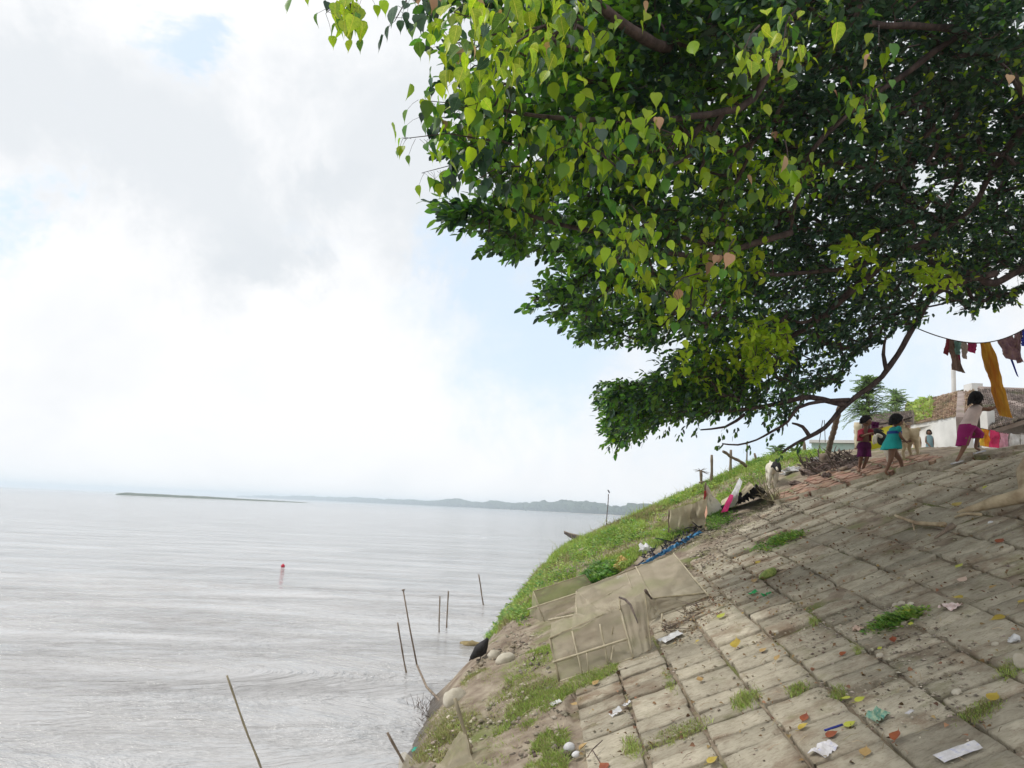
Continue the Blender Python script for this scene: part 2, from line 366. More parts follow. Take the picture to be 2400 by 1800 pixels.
def solid(name, c, rough=.7, **k):
    c2 = tuple(min(1, a*1.25) for a in c); return pmat(name, tuple(a*.8 for a in c), c2, rough=rough, **k)
# ================================================================== SETTING
# ---- water
def build_water():
    m, N, L = nodes('river_water')
    out = N.new('ShaderNodeOutputMaterial'); b = N.new('ShaderNodeBsdfPrincipled')
    b.inputs['Roughness'].default_value = .07; b.inputs['IOR'].default_value = 1.33
    ge = N.new('ShaderNodeNewGeometry')
    def tex(sc_, st, det, loc=(0, 0, 0), dist=.4):
        mp = N.new('ShaderNodeMapping'); mp.inputs['Scale'].default_value = st; mp.inputs['Location'].default_value = loc; mp.inputs['Rotation'].default_value = (0, 0, RAD(8))
        L.new(ge.outputs['Position'], mp.inputs[0])
        n = N.new('ShaderNodeTexNoise'); n.inputs['Scale'].default_value = sc_; n.inputs['Detail'].default_value = det; n.inputs['Distortion'].default_value = dist; n.inputs['Roughness'].default_value = .62
        L.new(mp.outputs[0], n.inputs['Vector']); return n.outputs['Fac']
    a1 = tex(1.1, (.55, 1.0, 1), 7); a2 = tex(.22, (.55, 1.5, 1), 7, (3, 9, 0), 1.6); a3 = tex(5.5, (.6, 1, 1), 4, (5, 1, 0))
    def bump(h, st, d, prev=None):
        bp = N.new('ShaderNodeBump'); bp.inputs['Strength'].default_value = st; bp.inputs['Distance'].default_value = d; L.new(h, bp.inputs['Height'])
        if prev: L.new(prev, bp.inputs['Normal'])
        return bp.outputs[0]
    nn = bump(a3, .3, .01, bump(a1, .8, .10, bump(a2, 1.0, 1.0)))
    L.new(nn, b.inputs['Normal'])
    # silt colour drifting in long streaks
    s1 = tex(.30, (.45, 1.7, 1), 7, (1, 2, 0), 1.2)
    cr = N.new('ShaderNodeValToRGB'); cr.color_ramp.elements[0].position = .3; cr.color_ramp.elements[1].position = .7
    cr.color_ramp.elements[0].color = (.37, .36, .355, 1); cr.color_ramp.elements[1].color = (.53, .525, .525, 1)
    L.new(s1, cr.inputs[0]); L.new(cr.outputs[0], b.inputs['Base Color'])
    L.new(b.outputs[0], out.inputs[0])
    # surface: fine near sheet with real ripples, then coarse to the horizon
    xs = np.concatenate([-np.geomspace(3200, 16, 30), np.linspace(-15, 6, 211), np.geomspace(7, 3200, 30)])
    ys = np.concatenate([[-60, -10, 0], np.linspace(3, 26, 231), np.geomspace(27, 3300, 60)])
    X, Y = np.meshgrid(xs, ys)
    fade = 1/(1+(np.hypot(X, Y)/28)**2)
    Z = (.05*fbm(X*.55+Y*.1, Y, .9, 3) + .02*fbm(X*.6, Y, 3.2, 2))*fade
    v = np.stack([X, Y, Z], -1).reshape(-1, 3); ny, nx = X.shape
    i = (np.arange(ny-1)[:, None]*nx+np.arange(nx-1)[None, :]).ravel()
    o = np_mesh('river_water', v, np.stack([i, i+1, i+nx+1, i+nx], 1), None, m, None, smooth=True)
    tag(o, kind='structure')
build_water()
# ---- ground sheet
D0, DS, U0, US = 6.85, .55, .42, .525
def ud(x, y, z):
    return (x-P0_[0])*UV[0]+(y-P0_[1])*UV[1]+(z-P0_[2])*UV[2], (x-P0_[0])*DV[0]+(y-P0_[1])*DV[1]+(z-P0_[2])*DV[2]
PAVE = np.array([(-.68, 2.5), (-.70, 8.0), (-.25, 8.45), (.2, 9.0), (.75, 10.2), (1.35, 11.6), (2.2, 12.25), (3.3, 13.7), (3.7, 13.9), (4.8, 13.2), (6.0, 12.5), (6.72, 11.35), (6.75, 2.5)])
def u_of(x, y):
    z = P0_[2] - (NP_[0]*(x-P0_[0]) + NP_[1]*(y-P0_[1]))/NP_[2]; return ud(x, y, z)
def build_ground():
    xs = np.concatenate([-np.geomspace(40, 2.6, 24), np.arange(-2.5, 9.4, .05), np.geomspace(9.6, 1500, 50)])
    ys = np.concatenate([[-60, -30, -12, -5, 0, 2], np.arange(3.2, 20.5, .055), np.geomspace(20.8, 3000, 60)])
    X, Y = np.meshgrid(xs, ys); Z = G(X, Y)
    u, d = u_of(X, Y)
    pv = in_poly(u.ravel(), d.ravel(), PAVE).reshape(u.shape)
    near = (np.hypot(X-3, Y-10) < 16)
    rough = fbm(X, Y, 1.3, 5)*.07 + fbm(X, Y, 7.0, 3)*.022
    Z = Z + near*np.where(pv, -.040 + .034*fbm(X, Y, 1.1, 3) + .012*fbm(X, Y, 9, 3), np.where(Z > .02, rough+.01, rough*.6))
    # soil ripples running down the bank where the wash has cut it
    v = np.stack([X, Y, Z], -1).reshape(-1, 3); ny, nx = X.shape
    i = (np.arange(ny-1)[:, None]*nx+np.arange(nx-1)[None, :]).ravel()
    o = np_mesh('river_bank', v, np.stack([i, i+1, i+nx+1, i+nx], 1), None, m_dirt, None, smooth=True)
    tag(o, kind='structure'); return o
bank = build_ground()
# ---- paving blocks
def block_mesh(seed, half=False):
    r = random.Random(seed); n = 9; w, l, h = US-.026, (DS/2 if half else DS)-.026, .11; T = [0, .028, .16, .32, .44, .475, .51, .75, .972, 1]; gr = seed % 3 == 0 and not half
    vs = []; fs = []
    cx = [max(0, r.gauss(.008, .02)) for _ in range(4)]
    for j in range(n+1):
        for i in range(n+1):
            a = T[i]; b = T[j]; x = (a-.5)*w; y = (b-.5)*l
            e = min(a, 1-a, b, 1-b); z = .012*mnoise.noise(Vector((x*5+seed, y*5, seed*3.1))) + .006*mnoise.noise(Vector((x*19, y*19+seed, 1)))
            if gr and j == 5: z -= .016+.01*mnoise.noise(Vector((x*8, seed, 3)))
            if gr: z += .012*mnoise.noise(Vector((b*2, seed, 9)))
            if e == 0:
                z -= .010 + .022*abs(mnoise.noise(Vector((x*9, y*9, seed))))
                k = .012*mnoise.noise(Vector((x*13, y*13, seed*2)))+.004
                x -= math.copysign(k, x) if a in (0, 1) else 0; y -= math.copysign(k, y) if b in (0, 1) else 0
                if a in (0, 1) and b in (0, 1):
                    c = cx[(a > .5)*2+(b > .5)]; x -= math.copysign(c, x); y -= math.copysign(c, y); z -= .01
            vs.append((x, y, z))
    for j in range(n):
        for i in range(n): k = j*(n+1)+i; fs.append((k, k+1, k+n+2, k+n+1))
    rim = [i for i in range(n+1)] + [j*(n+1)+n for j in range(1, n+1)] + [n*(n+1)+i for i in range(n-1, -1, -1)] + [j*(n+1) for j in range(n-1, 0, -1)]
    base = len(vs)
    for q in rim: vs.append((vs[q][0]*1.0, vs[q][1]*1.0, -h))
    for a in range(len(rim)):
        b = (a+1) % len(rim); fs.append((rim[b], rim[a], base+a, base+b))
    me = bpy.data.meshes.new('paving_block'); me.from_pydata(vs, [], fs); me.update()
    me.polygons.foreach_set('use_smooth', [True]*len(fs)); me.materials.append(m_conc); return me
bmeshes = [block_mesh(i) for i in range(12)]; hmeshes = [block_mesh(40+i, True) for i in range(8)]
pave = empty('paved_slope', P0_, None); pave['kind'] = 'structure'
BR = Matrix((tuple(UV), tuple(DV), tuple(NP_))).transposed()
cells_ = []
for j in range(-8, 16):
    for i in range(-3, 13):
        uc = U0+US*(i+.5); dc = D0+DS*(j+.5)
        if not in_poly(np.array([uc]), np.array([dc]), PAVE)[0]: continue
        p = P0_ + UV*uc + DV*dc; px, py, Z = proj(p)
        if Z < 1 or px < 1200: continue
        if px > 2500 or py > 1950: Z += 100
        if random.random() < .52: cells_ += [(Z, uc, dc-DS/4, True, i, j), (Z, uc, dc+DS/4, True, i, j+3)]
        else: cells_.append((Z, uc, dc, False, i, j))
cells_.sort(key=lambda c: c[0])
farb = MB(); nblk = 0
for (Z, uc, dc, half, i, j) in cells_:
    p = P0_ + UV*uc + DV*dc; r = random.random(); sink = .0 if r > .45 else random.uniform(.0, .045)
    if fbm(np.array([p[0]]), np.array([p[1]]), .7, 2)[0] > .28: sink += .028
    q = p + NP_*(.012+random.uniform(-.008, .010)-sink) + UV*random.gauss(0, .007) + DV*random.gauss(0, .006)
    q = q + np.array([0, 0, gz(p[0], p[1]) - p[2]])
    me = (hmeshes if half else bmeshes)[(i*5+j*7+random.randint(0, 3)) % (8 if half else 12)]
    rot = BR @ Matrix.Rotation(RAD(random.gauss(0, 1.2)), 3, 'X') @ Matrix.Rotation(RAD(random.gauss(0, 1.2)), 3, 'Y') @ Matrix.Rotation(RAD(random.gauss(0, .9)) + (math.pi if random.random() < .5 else 0), 3, 'Z')
    Mx = Matrix.Translation(V(q)) @ rot.to_4x4()
    if nblk < 300:
        o = bpy.data.objects.new('paving_block', me); col.objects.link(o)
        o.parent = pave; o.matrix_parent_inverse = Matrix.Translation(V(P0_)).inverted(); o.matrix_basis = Mx
    else: farb.add([Mx @ v.co for v in me.vertices], [tuple(f.vertices) for f in me.polygons])
    nblk += 1
if farb.v: farb.build('paving_block', m_conc, pave)['kind'] = 'stuff'
print('blocks', nblk)
# ---- trodden brick path on top of the slope: bricks laid herringbone, beyond the kerb line
def build_bricks():
    path = empty('brick_path', hit(1980, 1110)); path['kind'] = 'structure'
    me = []
    for s in range(4):
        mb = MB(); mb.box((0, 0, 0), (.235, .115, .07)); m2 = bpy.data.meshes.new('brick')
        vs = [(x*(1+random.uniform(-.03, .03)), y*(1+random.uniform(-.05, .05)), z+random.uniform(-.004, .004)) for x, y, z in mb.v]
        m2.from_pydata(vs, [], mb.f); m2.update(); m2.materials.append(m_brick); me.append(m2)
    poly = [hit(*q)[:2] for q in [(1832, 1180), (1990, 1138), (2190, 1086), (2190, 1070), (2060, 1078), (1960, 1100), (1900, 1122), (1812, 1172)]]
    lo = np.min(poly, 0); hi = np.max(poly, 0); n = 0
    cells = []
    s = .125
    for a in range(-120, 120):
        for b in range(-120, 120):
            k = (a-b) % 4
            if k == 0: ux, uy, an = (a+1)*s, (b+.5)*s, 0
            elif k == 2: ux, uy, an = (a+.5)*s, (b+1)*s, math.pi/2
            else: continue
            x = 6.0 + ux*.8-uy*.6; y = 13.2 + ux*.6+uy*.8
            cells.append((x, y, an+math.atan2(.6, .8)))
    cells = [c for c in cells if lo[0] < c[0] < hi[0] and lo[1] < c[1] < hi[1]]
    ins = in_poly(np.array([c[0] for c in cells]), np.array([c[1] for c in cells]), poly)
    cells = [c for c, k in zip(cells, ins) if k]
    cells.sort(key=lambda c: math.hypot(c[0], c[1]))
    rest = MB()
    for n, (x, y, an) in enumerate(cells):
        z = gz(x, y)+.012+random.uniform(-.012, .012)
        e = .05; nx = Vector((-(gz(x+e, y)-gz(x-e, y))/(2*e), -(gz(x, y+e)-gz(x, y-e))/(2*e), 1)).normalized()
        rot = Vector((0, 0, 1)).rotation_difference(nx).to_matrix() @ Matrix.Rotation(an+random.uniform(-.04, .04), 3, 'Z')
        if n < 290:
            o = bpy.data.objects.new('brick', me[n % 4]); col.objects.link(o); o.parent = path; o.matrix_parent_inverse = wm(path).inverted()
            o.matrix_basis = Matrix.Translation((x, y, z)) @ rot.to_4x4()
        else: rest.box((x, y, z), (.235, .115, .07), rot)
    if rest.v:
        o = rest.build('brick', m_brick, path); o['kind'] = 'stuff'
    return len(cells)
nbrk = build_bricks()
# broken kerb edge between the blocks and the brick path
def kerb():
    k = empty('broken_kerb', hit(1990, 1130), 'line of broken grey concrete kerb between paving blocks and red bricks', 'kerb')
    pts = [hit(1815, 1183), hit(1900, 1160), hit(1990, 1138), hit(2090, 1112), hit(2190, 1088), hit(2290, 1070), hit(2400, 1055)]
    for a, b in zip(pts[:-1], pts[1:]):
        a = V(a); b = V(b); n = max(1, int((b-a).length/.5))
        for i in range(n):
            p = a.lerp(b, (i+.5)/n); d = (b-a).normalized(); p.z = gz(p.x, p.y)+.01+random.uniform(-.02, .012)
            rot = d.to_track_quat('X', 'Z').to_matrix()
            mb = MB(); mb.box(p, ((b-a).length/n*random.uniform(.7, .95), .1, .12), rot)
            mb.v = [tuple(c+random.uniform(-.008, .008) for c in v) for v in mb.v]
            mb.build('kerb_stone', m_conc, k)
kerb()
# ---- the far shore
m_far = pmat('far_foliage', (.03, .05, .025), (.06, .085, .04), scale=.05, rough=.9, coord='World', spec=.05)
m_sand = pmat('sand', (.30, .27, .22), (.38, .35, .29), scale=.05, rough=.95, coord='World')
def far_shore():
    mb = MB(); land = MB()
    pxs = np.linspace(560, 1580, 420); rr = random.Random(5)
    for k, px in enumerate(pxs):
        t = (px-560)/1020
        Zd = 2300*(1-t)**1.3 + 820
        hy = 1138+.045*px
        hpx = np.interp(px, [560, 700, 900, 1000, 1200, 1300, 1420, 1580], [4, 9, 12, 14, 18, 22, 22, 24])*(.8+.45*(fbm(np.array([px*.03]), np.array([1.0]), 1, 5)[0]+.5))
        h = hpx*Zd/FPX
        base = P(px, hy, Zd); x, y = base[0], base[1]
        for s in range(2):
            r = h*rr.uniform(.22, .5)
            mb.ell((x+rr.uniform(-1, 1)*r, y+rr.uniform(-1, 1)*r, h-r*.9+rr.uniform(-.2, .1)*h), (r*rr.uniform(1.1, 2.0), r, r), nu=7, nv=5, jit=.5)
        if k % 3 == 0: mb.box((x, y, h*.25), (Zd*9/FPX, 3, h*.5+.8))
    o = mb.build('far_treeline', m_far, None); tag(o, 'hazy blue line of trees along the far shore of the river', 'treeline', kind='stuff')
    pts = [P(px, 1138+.045*px, 2300*(1-(px-560)/1020)**1.3+800) for px in np.linspace(560, 1640, 60)]
    for a, b in zip(pts[:-1], pts[1:]):
        land.add([(a[0], a[1]-22, -.3), (b[0], b[1]-22, -.3), (b[0], b[1]-14, .9), (a[0], a[1]-14, .9), (a[0], a[1]+250, 1.2), (b[0], b[1]+250, 1.2)], [(0, 1, 2, 3), (3, 2, 5, 4)])
    tag(land.build('far_shore', m_sand, None), kind='structure')
    sb = MB(); n = 70; top = []; rings = []
    for i in range(n+1):
        px = 283+(722-283)*i/n; Zd = 560+60*i/n; q = P(px, 1138+.045*px, Zd); t = i/n
        h = (2.3*(1-t)**.5*min(1, t*25+.55)+.05)*(.9+.25*fbm(np.array([i*.35]), np.array([2.]), 1, 3)[0])
        rings.append([(q[0], q[1]-9, -.4), (q[0], q[1]-5, h*.7), (q[0], q[1]+2, h), (q[0], q[1]+25, -.4)])
    sb.loft(rings, closed=False)
    m_bar = pmat('sandbar_scrub', (.035, .055, .02), (.09, .10, .05), scale=.3, rough=.95, coord='World')
    tag(sb.build('sandbar', m_bar, None, True), kind='structure')
far_shore()
# ---- air
def haze():
    m, N, L = nodes('haze_air'); out = N.new('ShaderNodeOutputMaterial'); v = N.new('ShaderNodeVolumePrincipled')
    v.inputs['Color'].default_value = (.80, .91, 1, 1); v.inputs['Density'].default_value = .00062; v.inputs['Anisotropy'].default_value = .25
    L.new(v.outputs[0], out.inputs['Volume'])
    mb = MB(); mb.box((0, 1600, 7.5), (6800, 3500, 21.0)); o = mb.build('haze', m, None); tag(o, 'thin pale haze lying over the whole river and its banks', 'haze', kind='stuff')
haze()
# ================================================================== THE BIG TREE
ZC = [(700, 0, 3.9), (1200, 0, 4.1), (1800, 0, 4.6), (2400, 0, 6.0), (1000, 300, 4.3), (1500, 300, 4.8), (2000, 300, 6.4), (2400, 300, 8),
      (1100, 520, 5.2), (1500, 520, 5.6), (2000, 520, 8), (2400, 520, 9.5), (1300, 700, 6.6), (1600, 700, 7.2), (2000, 700, 9), (2400, 700, 10.0), (1400, 900, 9.6), (1700, 900, 9.6), (2000, 900, 10)]
ZCA = np.array(ZC)
def zc(px, py):
    d2 = ((ZCA[:, 0]-px)**2 + (ZCA[:, 1]-py)**2) + 900; w = 1/d2**1.6
    return float((w*ZCA[:, 2]).sum()/w.sum())
CROWN = [(1010, -40), (1015, 60), (1060, 120), (1040, 190), (1075, 250), (1020, 330), (1095, 400), (1150, 415), (1125, 470), (1130, 540), (1215, 590), (1290, 630), (1320, 690), (1335, 760), (1360, 790),
         (1440, 795), (1530, 810), (1600, 815), (1590, 850), (1570, 885), (1500, 890), (1420, 905), (1425, 960), (1440, 1000), (1450, 1040), (1500, 1005), (1570, 985), (1650, 970), (1740, 965),
         (1820, 950), (1890, 925), (1985, 880), (2040, 830), (2080, 775), (2150, 745), (2200, 720), (2290, 735), (2330, 700), (2480, 660), (2900, 640), (2900, -900), (1250, -900), (1050, -300)]
HOLES = [(1235, 385, 34, 24), (2290, 440, 60, 22), (2180, 420, 40, 20), (2380, 90, 22, 36), (2330, 290, 26, 26), (1645, 210, 16, 40), (1700, 300, 26, 18), (1560, 430, 26, 26), (2360, 200, 16, 20), (1120, 300, 20, 16), (1150, 60, 26, 18), (1215, 150, 22, 20), (1105, 150, 22, 26), (1080, 20, 20, 22), (1500, 60, 8, 8), (2395, 430, 14, 26),
         (1310, 470, 24, 26), (1480, 760, 18, 30), (2350, 640, 24, 14), (1385, 570, 16, 20), (1800, 160, 10, 10), (1965, 400, 14, 10), (2120, 600, 12, 10), (1890, 780, 16, 10)]
tree = empty('fig_tree', (7.3, 8.7, gz(7.3, 8.7)), 'large heart-leaved fig tree spreading its low leafy branches over the river bank', 'tree')
def limb(pts, r0, r1, name='branch', n=8, mat=m_bark):
    """pts: world points; smooth curve through them with knots and taper"""
    pts = [V(p) for p in pts]; out = []; 
    for i in range(len(pts)-1):
        p0 = pts[max(i-1, 0)]; p1 = pts[i]; p2 = pts[i+1]; p3 = pts[min(i+2, len(pts)-1)]
        k = max(2, int((p2-p1).length/.12))
        for j in range(k):
            t = j/k
            q = .5*((2*p1)+(p2-p0)*t+(2*p0-5*p1+4*p2-p3)*t*t+(3*p1-p0-3*p2+p3)*t**3); out.append(q)
    out.append(pts[-1])
    rad = []
    for i, q in enumerate(out):
        t = i/(len(out)-1); r = r0*(1-t)+r1*t
        rad.append(r*(1+.22*mnoise.noise(q*4))); q += Vector((mnoise.noise(q*2.2), mnoise.noise(q*2.2+Vector((9, 0, 0))), mnoise.noise(q*2.2+Vector((0, 7, 0)))))*min(.05, r*1.2)
    mb = MB(); mb.tube(out, rad, n); mb.build(name, mat, tree, True)
    return out
tb = np.array([7.3, 8.7, gz(7.3, 8.7)-.3])
# trunk and the limbs it throws over the bank
limb([tb, tb+(-.05, .1, 1.0), tb+(-.2, .2, 2.2), tb+(-.1, .1, 3.6), tb+(.2, -.3, 5.2)], .55, .22, 'trunk', 14)
nodesK = []
def K(pts): nodesK.extend([np.array(q) for q in pts]); return pts
K(limb([tb+(-.1, .2, 1.6), P(2470, 620, 9.3), P(2330, 662, 9.3), P(2250, 640, 9.2), P(2170, 690, 9.2)], .055, .04))
l1 = K(limb([P(2330, 640, 9.2), P(2190, 690, 9.2), P(2140, 770, 9.3), P(2105, 832, 9.4), P(2065, 880, 9.4), P(2010, 922, 9.5), P(1965, 962, 9.5)], .042, .031))
K(limb([P(1965, 962, 9.5), P(1932, 1000, 9.45), P(1895, 1022, 9.4), P(1862, 1040, 9.4), P(1832, 1062, 9.4)], .031, .014))
limb([P(1895, 1019, 9.4), P(1882, 1000, 9.35), P(1858, 992, 9.3)], .026, .014)
K(limb([P(1990, 935, 9.5), P(1925, 938, 9.4), P(1872, 956, 9.3), P(1848, 988, 9.3), P(1808, 1012, 9.3), P(1774, 1031, 9.3), P(1730, 1043, 9.2), P(1692, 1040, 9.2)], .026, .008))
K(limb([P(1980, 945, 9.5), P(1900, 930, 9.5), P(1787, 953, 9.5), P(1689, 965, 9.5), P(1604, 972, 9.5), P(1530, 960, 9.5), P(1450, 930, 9.4)], .036, .008))
limb([P(1747, 970, 9.5), P(1700, 1000, 9.45), P(1641, 1008, 9.4)], .022, .008)
limb([P(2078, 870, 9.4), P(2070, 830, 9.3), P(2076, 790, 9.2)], .03, .015)
K(limb([tb+(-.2, .2, 2.6), P(2420, 250, 7.4), P(2250, 80, 6.6), P(2050, 60, 6.2), P(1850, 40, 5.6), P(1700, 70, 5.4)], .05, .02))
K(limb([P(2250, 80, 6.7), P(2080, 200, 6.6), P(1930, 320, 6.3), P(1880, 420, 6.6), P(1850, 540, 7.2)], .03, .014))
K(limb([P(1850, 30, 5.6), P(1760, 230, 5.3), P(1700, 262, 5.2), P(1620, 275, 5.0), P(1540, 285, 4.9), P(1400, 280, 4.8), P(1250, 270, 4.7), P(1080, 240, 4.5)], .035, .008))
K(limb([P(1700, 70, 5.4), P(1560, 110, 5.0), P(1420, 20, 4.6), P(1250, -20, 4.3), P(1000, -60, 4.1), P(800, -50, 4.0)], .05, .014))
K(limb([P(2420, 250, 7.5), P(2320, 420, 8.6), P(2240, 520, 8.8), P(2080, 600, 8.8), P(1900, 640, 8.4), P(1700, 640, 7.5)], .04, .015))
K(limb([P(1850, 540, 7.2), P(1650, 600, 6.9), P(1450, 560, 6.1), P(1300, 520, 5.6), P(1160, 480, 5.3)], .035, .012))
K(limb([P(2080, 600, 8.8), P(1900, 760, 9.2), P(1750, 830, 9.3), P(1600, 850, 9.3)], .05, .014))
K(limb([P(2020, -200, 6), P(1700, -300, 5.4), P(1400, -350, 5)], .1, .03))

# --- clusters: where each leafy twig ends
rr = random.Random(21)
CP = np.array(CROWN)
def inside(px, py):
    if not in_poly(np.array([px]), np.array([py]), CP)[0]: return False
    for hx, hy, a, b in HOLES:
        if ((px-hx)/a)**2+((py-hy)/b)**2 < 1: return False
    return True
cl = []
tries = 0
def addc(px, py, Z, kind, size):
    cl.append((P(px, py, Z), kind, size))
def leaf_for(py, px): return 'fig'
n_target = 5200
while len(cl) < n_target and tries < 90000:
    tries += 1
    px = rr.uniform(1000, 2480); py = rr.uniform(-60, 1060)
    ra = 80*fbm(np.array([px/85.]), np.array([py/85.]), 1, 3)[0]; rb = 80*fbm(np.array([px/85.+50]), np.array([py/85.]), 1, 3)[0]
    if not inside(px+ra, py+rb) or (px < 1350 and not inside(px, py)): continue
    z0 = zc(px, py)
    # more twigs where the leaves look smaller because they are farther
    if rr.random() > (z0/9.5)**1.5*.9+.10: continue
    if px < 1260 and py < 240 and rr.random() < .6: continue
    s = rr.random()
    Z = z0*(1+.38*s*s)
    if px < 1500 and py > 880: Z = z0*(1+.12*rr.random())
    addc(px, py, Z, 'm', 1.0)
for (cx, cy_, ax, ay, n) in ((1560, 935, 150, 50, 230), (1480, 960, 60, 60, 90), (1430, 920, 30, 30, 26), (1640, 880, 120, 60, 120), (1110, 505, 60, 26, 22), (1062, 488, 22, 14, 9), (1180, 560, 50, 30, 18), (1450, 770, 90, 40, 60), (1300, 700, 60, 40, 30), (2360, 200, 120, 200, 150), (2330, 560, 140, 90, 120), (1750, 900, 140, 50, 90)):
    for _ in range(n):
        a = rr.uniform(0, 6.283); q = math.sqrt(rr.random()); px = cx+ax*q*math.cos(a); py = cy_+ay*q*math.sin(a)
        if any(((px-hx)/a2)**2+((py-hy)/b2)**2 < 1 for hx, hy, a2, b2 in HOLES): continue
        addc(px, py, zc(px, py)*rr.uniform(.93, 1.04), 'l' if cx < 2000 else 'm', .9)
# a second, higher storey of foliage and the part of the crown above and right of the picture
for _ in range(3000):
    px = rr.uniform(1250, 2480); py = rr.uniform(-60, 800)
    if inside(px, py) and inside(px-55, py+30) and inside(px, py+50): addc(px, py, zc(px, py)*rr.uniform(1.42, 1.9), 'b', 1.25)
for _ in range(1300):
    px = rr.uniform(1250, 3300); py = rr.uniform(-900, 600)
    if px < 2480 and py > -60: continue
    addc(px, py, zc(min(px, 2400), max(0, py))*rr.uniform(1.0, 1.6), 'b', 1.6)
# light through: lively young growth
YOUNG = [(1250, 60, 190, 80, .9, 33), (1140, 60, 110, 70, .9, 15), (1310, 340, 110, 50, .92, 20), (1480, 340, 150, 60, .92, 19), (1660, 380, 180, 90, .95, 22), (1260, 420, 60, 50, .93, 14), (1750, 120, 60, 90, .85, 5), (1850, 60, 20, 60, .8, 3),
         (1460, 560, 60, 70, .85, 12), (1500, 620, 60, 50, .88, 9), (1700, 620, 90, 70, .9, 18), (1640, 690, 60, 40, .9, 9), (1860, 400, 70, 60, .9, 14), (1790, 800, 60, 60, .93, 46), (1690, 860, 110, 50, .95, 36),
         (2200, 640, 50, 50, .95, 18), (1990, 590, 50, 30, .95, 10), (2040, 240, 40, 40, .85, 6), (1130, 230, 90, 70, .97, 16), (1560, 720, 30, 60, .88, 5), (2030, 640, 60, 40, .97, 10)]
young = []
for (cx, cy_, ax, ay, k, n) in YOUNG:
    for _ in range(n):
        a = rr.uniform(0, 6.283); q = math.sqrt(rr.random()); px = cx+ax*q*math.cos(a); py = cy_+ay*q*math.sin(a)
        young.append((P(px, py, zc(px, py)*k*rr.uniform(.92, 1.06)), 'y', 1.0))
# --- connect twigs into branching wood
pts = [np.array(q) for q in nodesK]; nk = len(pts)
allp = np.array(pts + [c[0] for c in cl] + [c[0] for c in young]); nall = len(allp)
trunk_top = np.array(tb+(-.1, .1, 2.5))
dist = np.linalg.norm(allp-trunk_top, axis=1)
order = list(range(nk)) + list(nk+np.argsort(dist[nk:]))
parent_i = -np.ones(nall, int); conn = list(range(nk))
conn_arr = np.zeros((nall, 3)); conn_arr[:nk] = allp[:nk]; conn_idx = np.zeros(nall, int); conn_idx[:nk] = np.arange(nk); m = nk
for i in order[nk:]:
    d = np.linalg.norm(conn_arr[:m]-allp[i], axis=1) + .12*dist[conn_idx[:m]]
    j = int(np.argmin(d)); parent_i[i] = conn_idx[j]; conn_arr[m] = allp[i]; conn_idx[m] = i; m += 1
load = np.ones(nall)
for i in order[nk:][::-1]: load[parent_i[i]] += load[i]
tw = MB()
for i in order[nk:]:
    a = Vector(allp[parent_i[i]]); b = Vector(allp[i]); L_ = (b-a).length
    if L_ < 1e-4: continue
    r1 = min(.022, .0018*math.sqrt(load[i])); r0 = min(.025, max(r1*1.15, .002*math.sqrt(load[i]+1)))
    mid = a.lerp(b, .5)+Vector((mnoise.noise(a*3), mnoise.noise(a*3+Vector((5, 5, 5))), -.25))*L_*.12
    tw.tube([a, mid, b], [r0, (r0+r1)/2, r1], 4, cap=False)
o = tw.build('twig', m_bark, tree); o['kind'] = 'stuff'

# --- leaves
def fig_proto(l, w, fold=.16, droop=.12, tail=.0):
    # elliptic leaf along +X, upper face +Z
    xs = [0, .18, .5, .8, 1.0]; hw = [0, .36, .5, .33, 0]
    v = []; 
    for x, h in zip(xs, hw): v.append((x*l, 0, -droop*l*x*x))
    L1 = []
    for s in (1, -1):
        for x, h in list(zip(xs, hw))[1:4]: v.append((x*l, s*h*w, fold*h*w-droop*l*x*x))
    tris = []; quads = []
    for s, o_ in ((1, 5), (-1, 8)):
        a = [(0, 1, o_), ]; b = [(1, 2, o_+1, o_), (2, 3, o_+2, o_+1)]; c = [(3, 4, o_+2)]
        for t in a+c: tris.append(t if s > 0 else t[::-1])
        for t in b: quads.append(t if s > 0 else t[::-1])
    return np.array(v), np.array(quads), np.array(tris)
def bo_proto(l, w, fold=.22, droop=.1):
    # heart-shaped leaf with a long drip tip
    xs = [0, .05, .2, .42, .62, .76, .86, 1.06]; hw = [.0, .30, .49, .47, .30, .13, .035, 0]
    v = []
    for x in xs: v.append((x*l, 0, -droop*l*x*x))
    lob = [(-.005, .17), (.09, .39), (.31, .49), (.54, .35), (.71, .17), (.84, .04)]
    for s in (1, -1):
        for x, h in lob: v.append((x*l, s*h*w, fold*h*w+.05*l*math.sin(x*5)*s*.3-droop*l*x*x))
    tris = []; quads = []
    for s, o_ in ((1, 8), (-1, 14)):
        T = [(0, 1, o_)]; Q = [(1, 2, o_+1, o_), (2, 3, o_+2, o_+1), (3, 4, o_+3, o_+2), (4, 5, o_+4, o_+3), (5, 6, o_+5, o_+4)]; T2 = [(6, 7, o_+5)]
        for t in T+T2: tris.append(t if s > 0 else t[::-1])
        for t in Q: quads.append(t if s > 0 else t[::-1])
    return np.array(v), np.array(quads), np.array(tris)
class Leaves:
    def __init__(s): s.pos = []; s.M = []; s.mi = []
    def add(s, p, M3, mi): s.pos.append(p); s.M.append(M3); s.mi.append(mi)
    def build(s, name, proto, mats, parent):
        v, q, t = proto; n = len(s.pos); Ms = np.array(s.M); ps = np.array(s.pos)
        V_ = np.einsum('nij,kj->nki', Ms, v) + ps[:, None, :]
        off = (np.arange(n)*len(v))[:, None, None]
        Q = (q[None]+off).reshape(-1, 4); T = (t[None]+off).reshape(-1, 3); mi = np.array(s.mi)
        o = np_mesh(name, V_.reshape(-1, 3), Q, T, mats, parent, np.concatenate([np.repeat(mi, len(q)), np.repeat(mi, len(t))]), smooth=True)
        o['kind'] = 'stuff'; return o
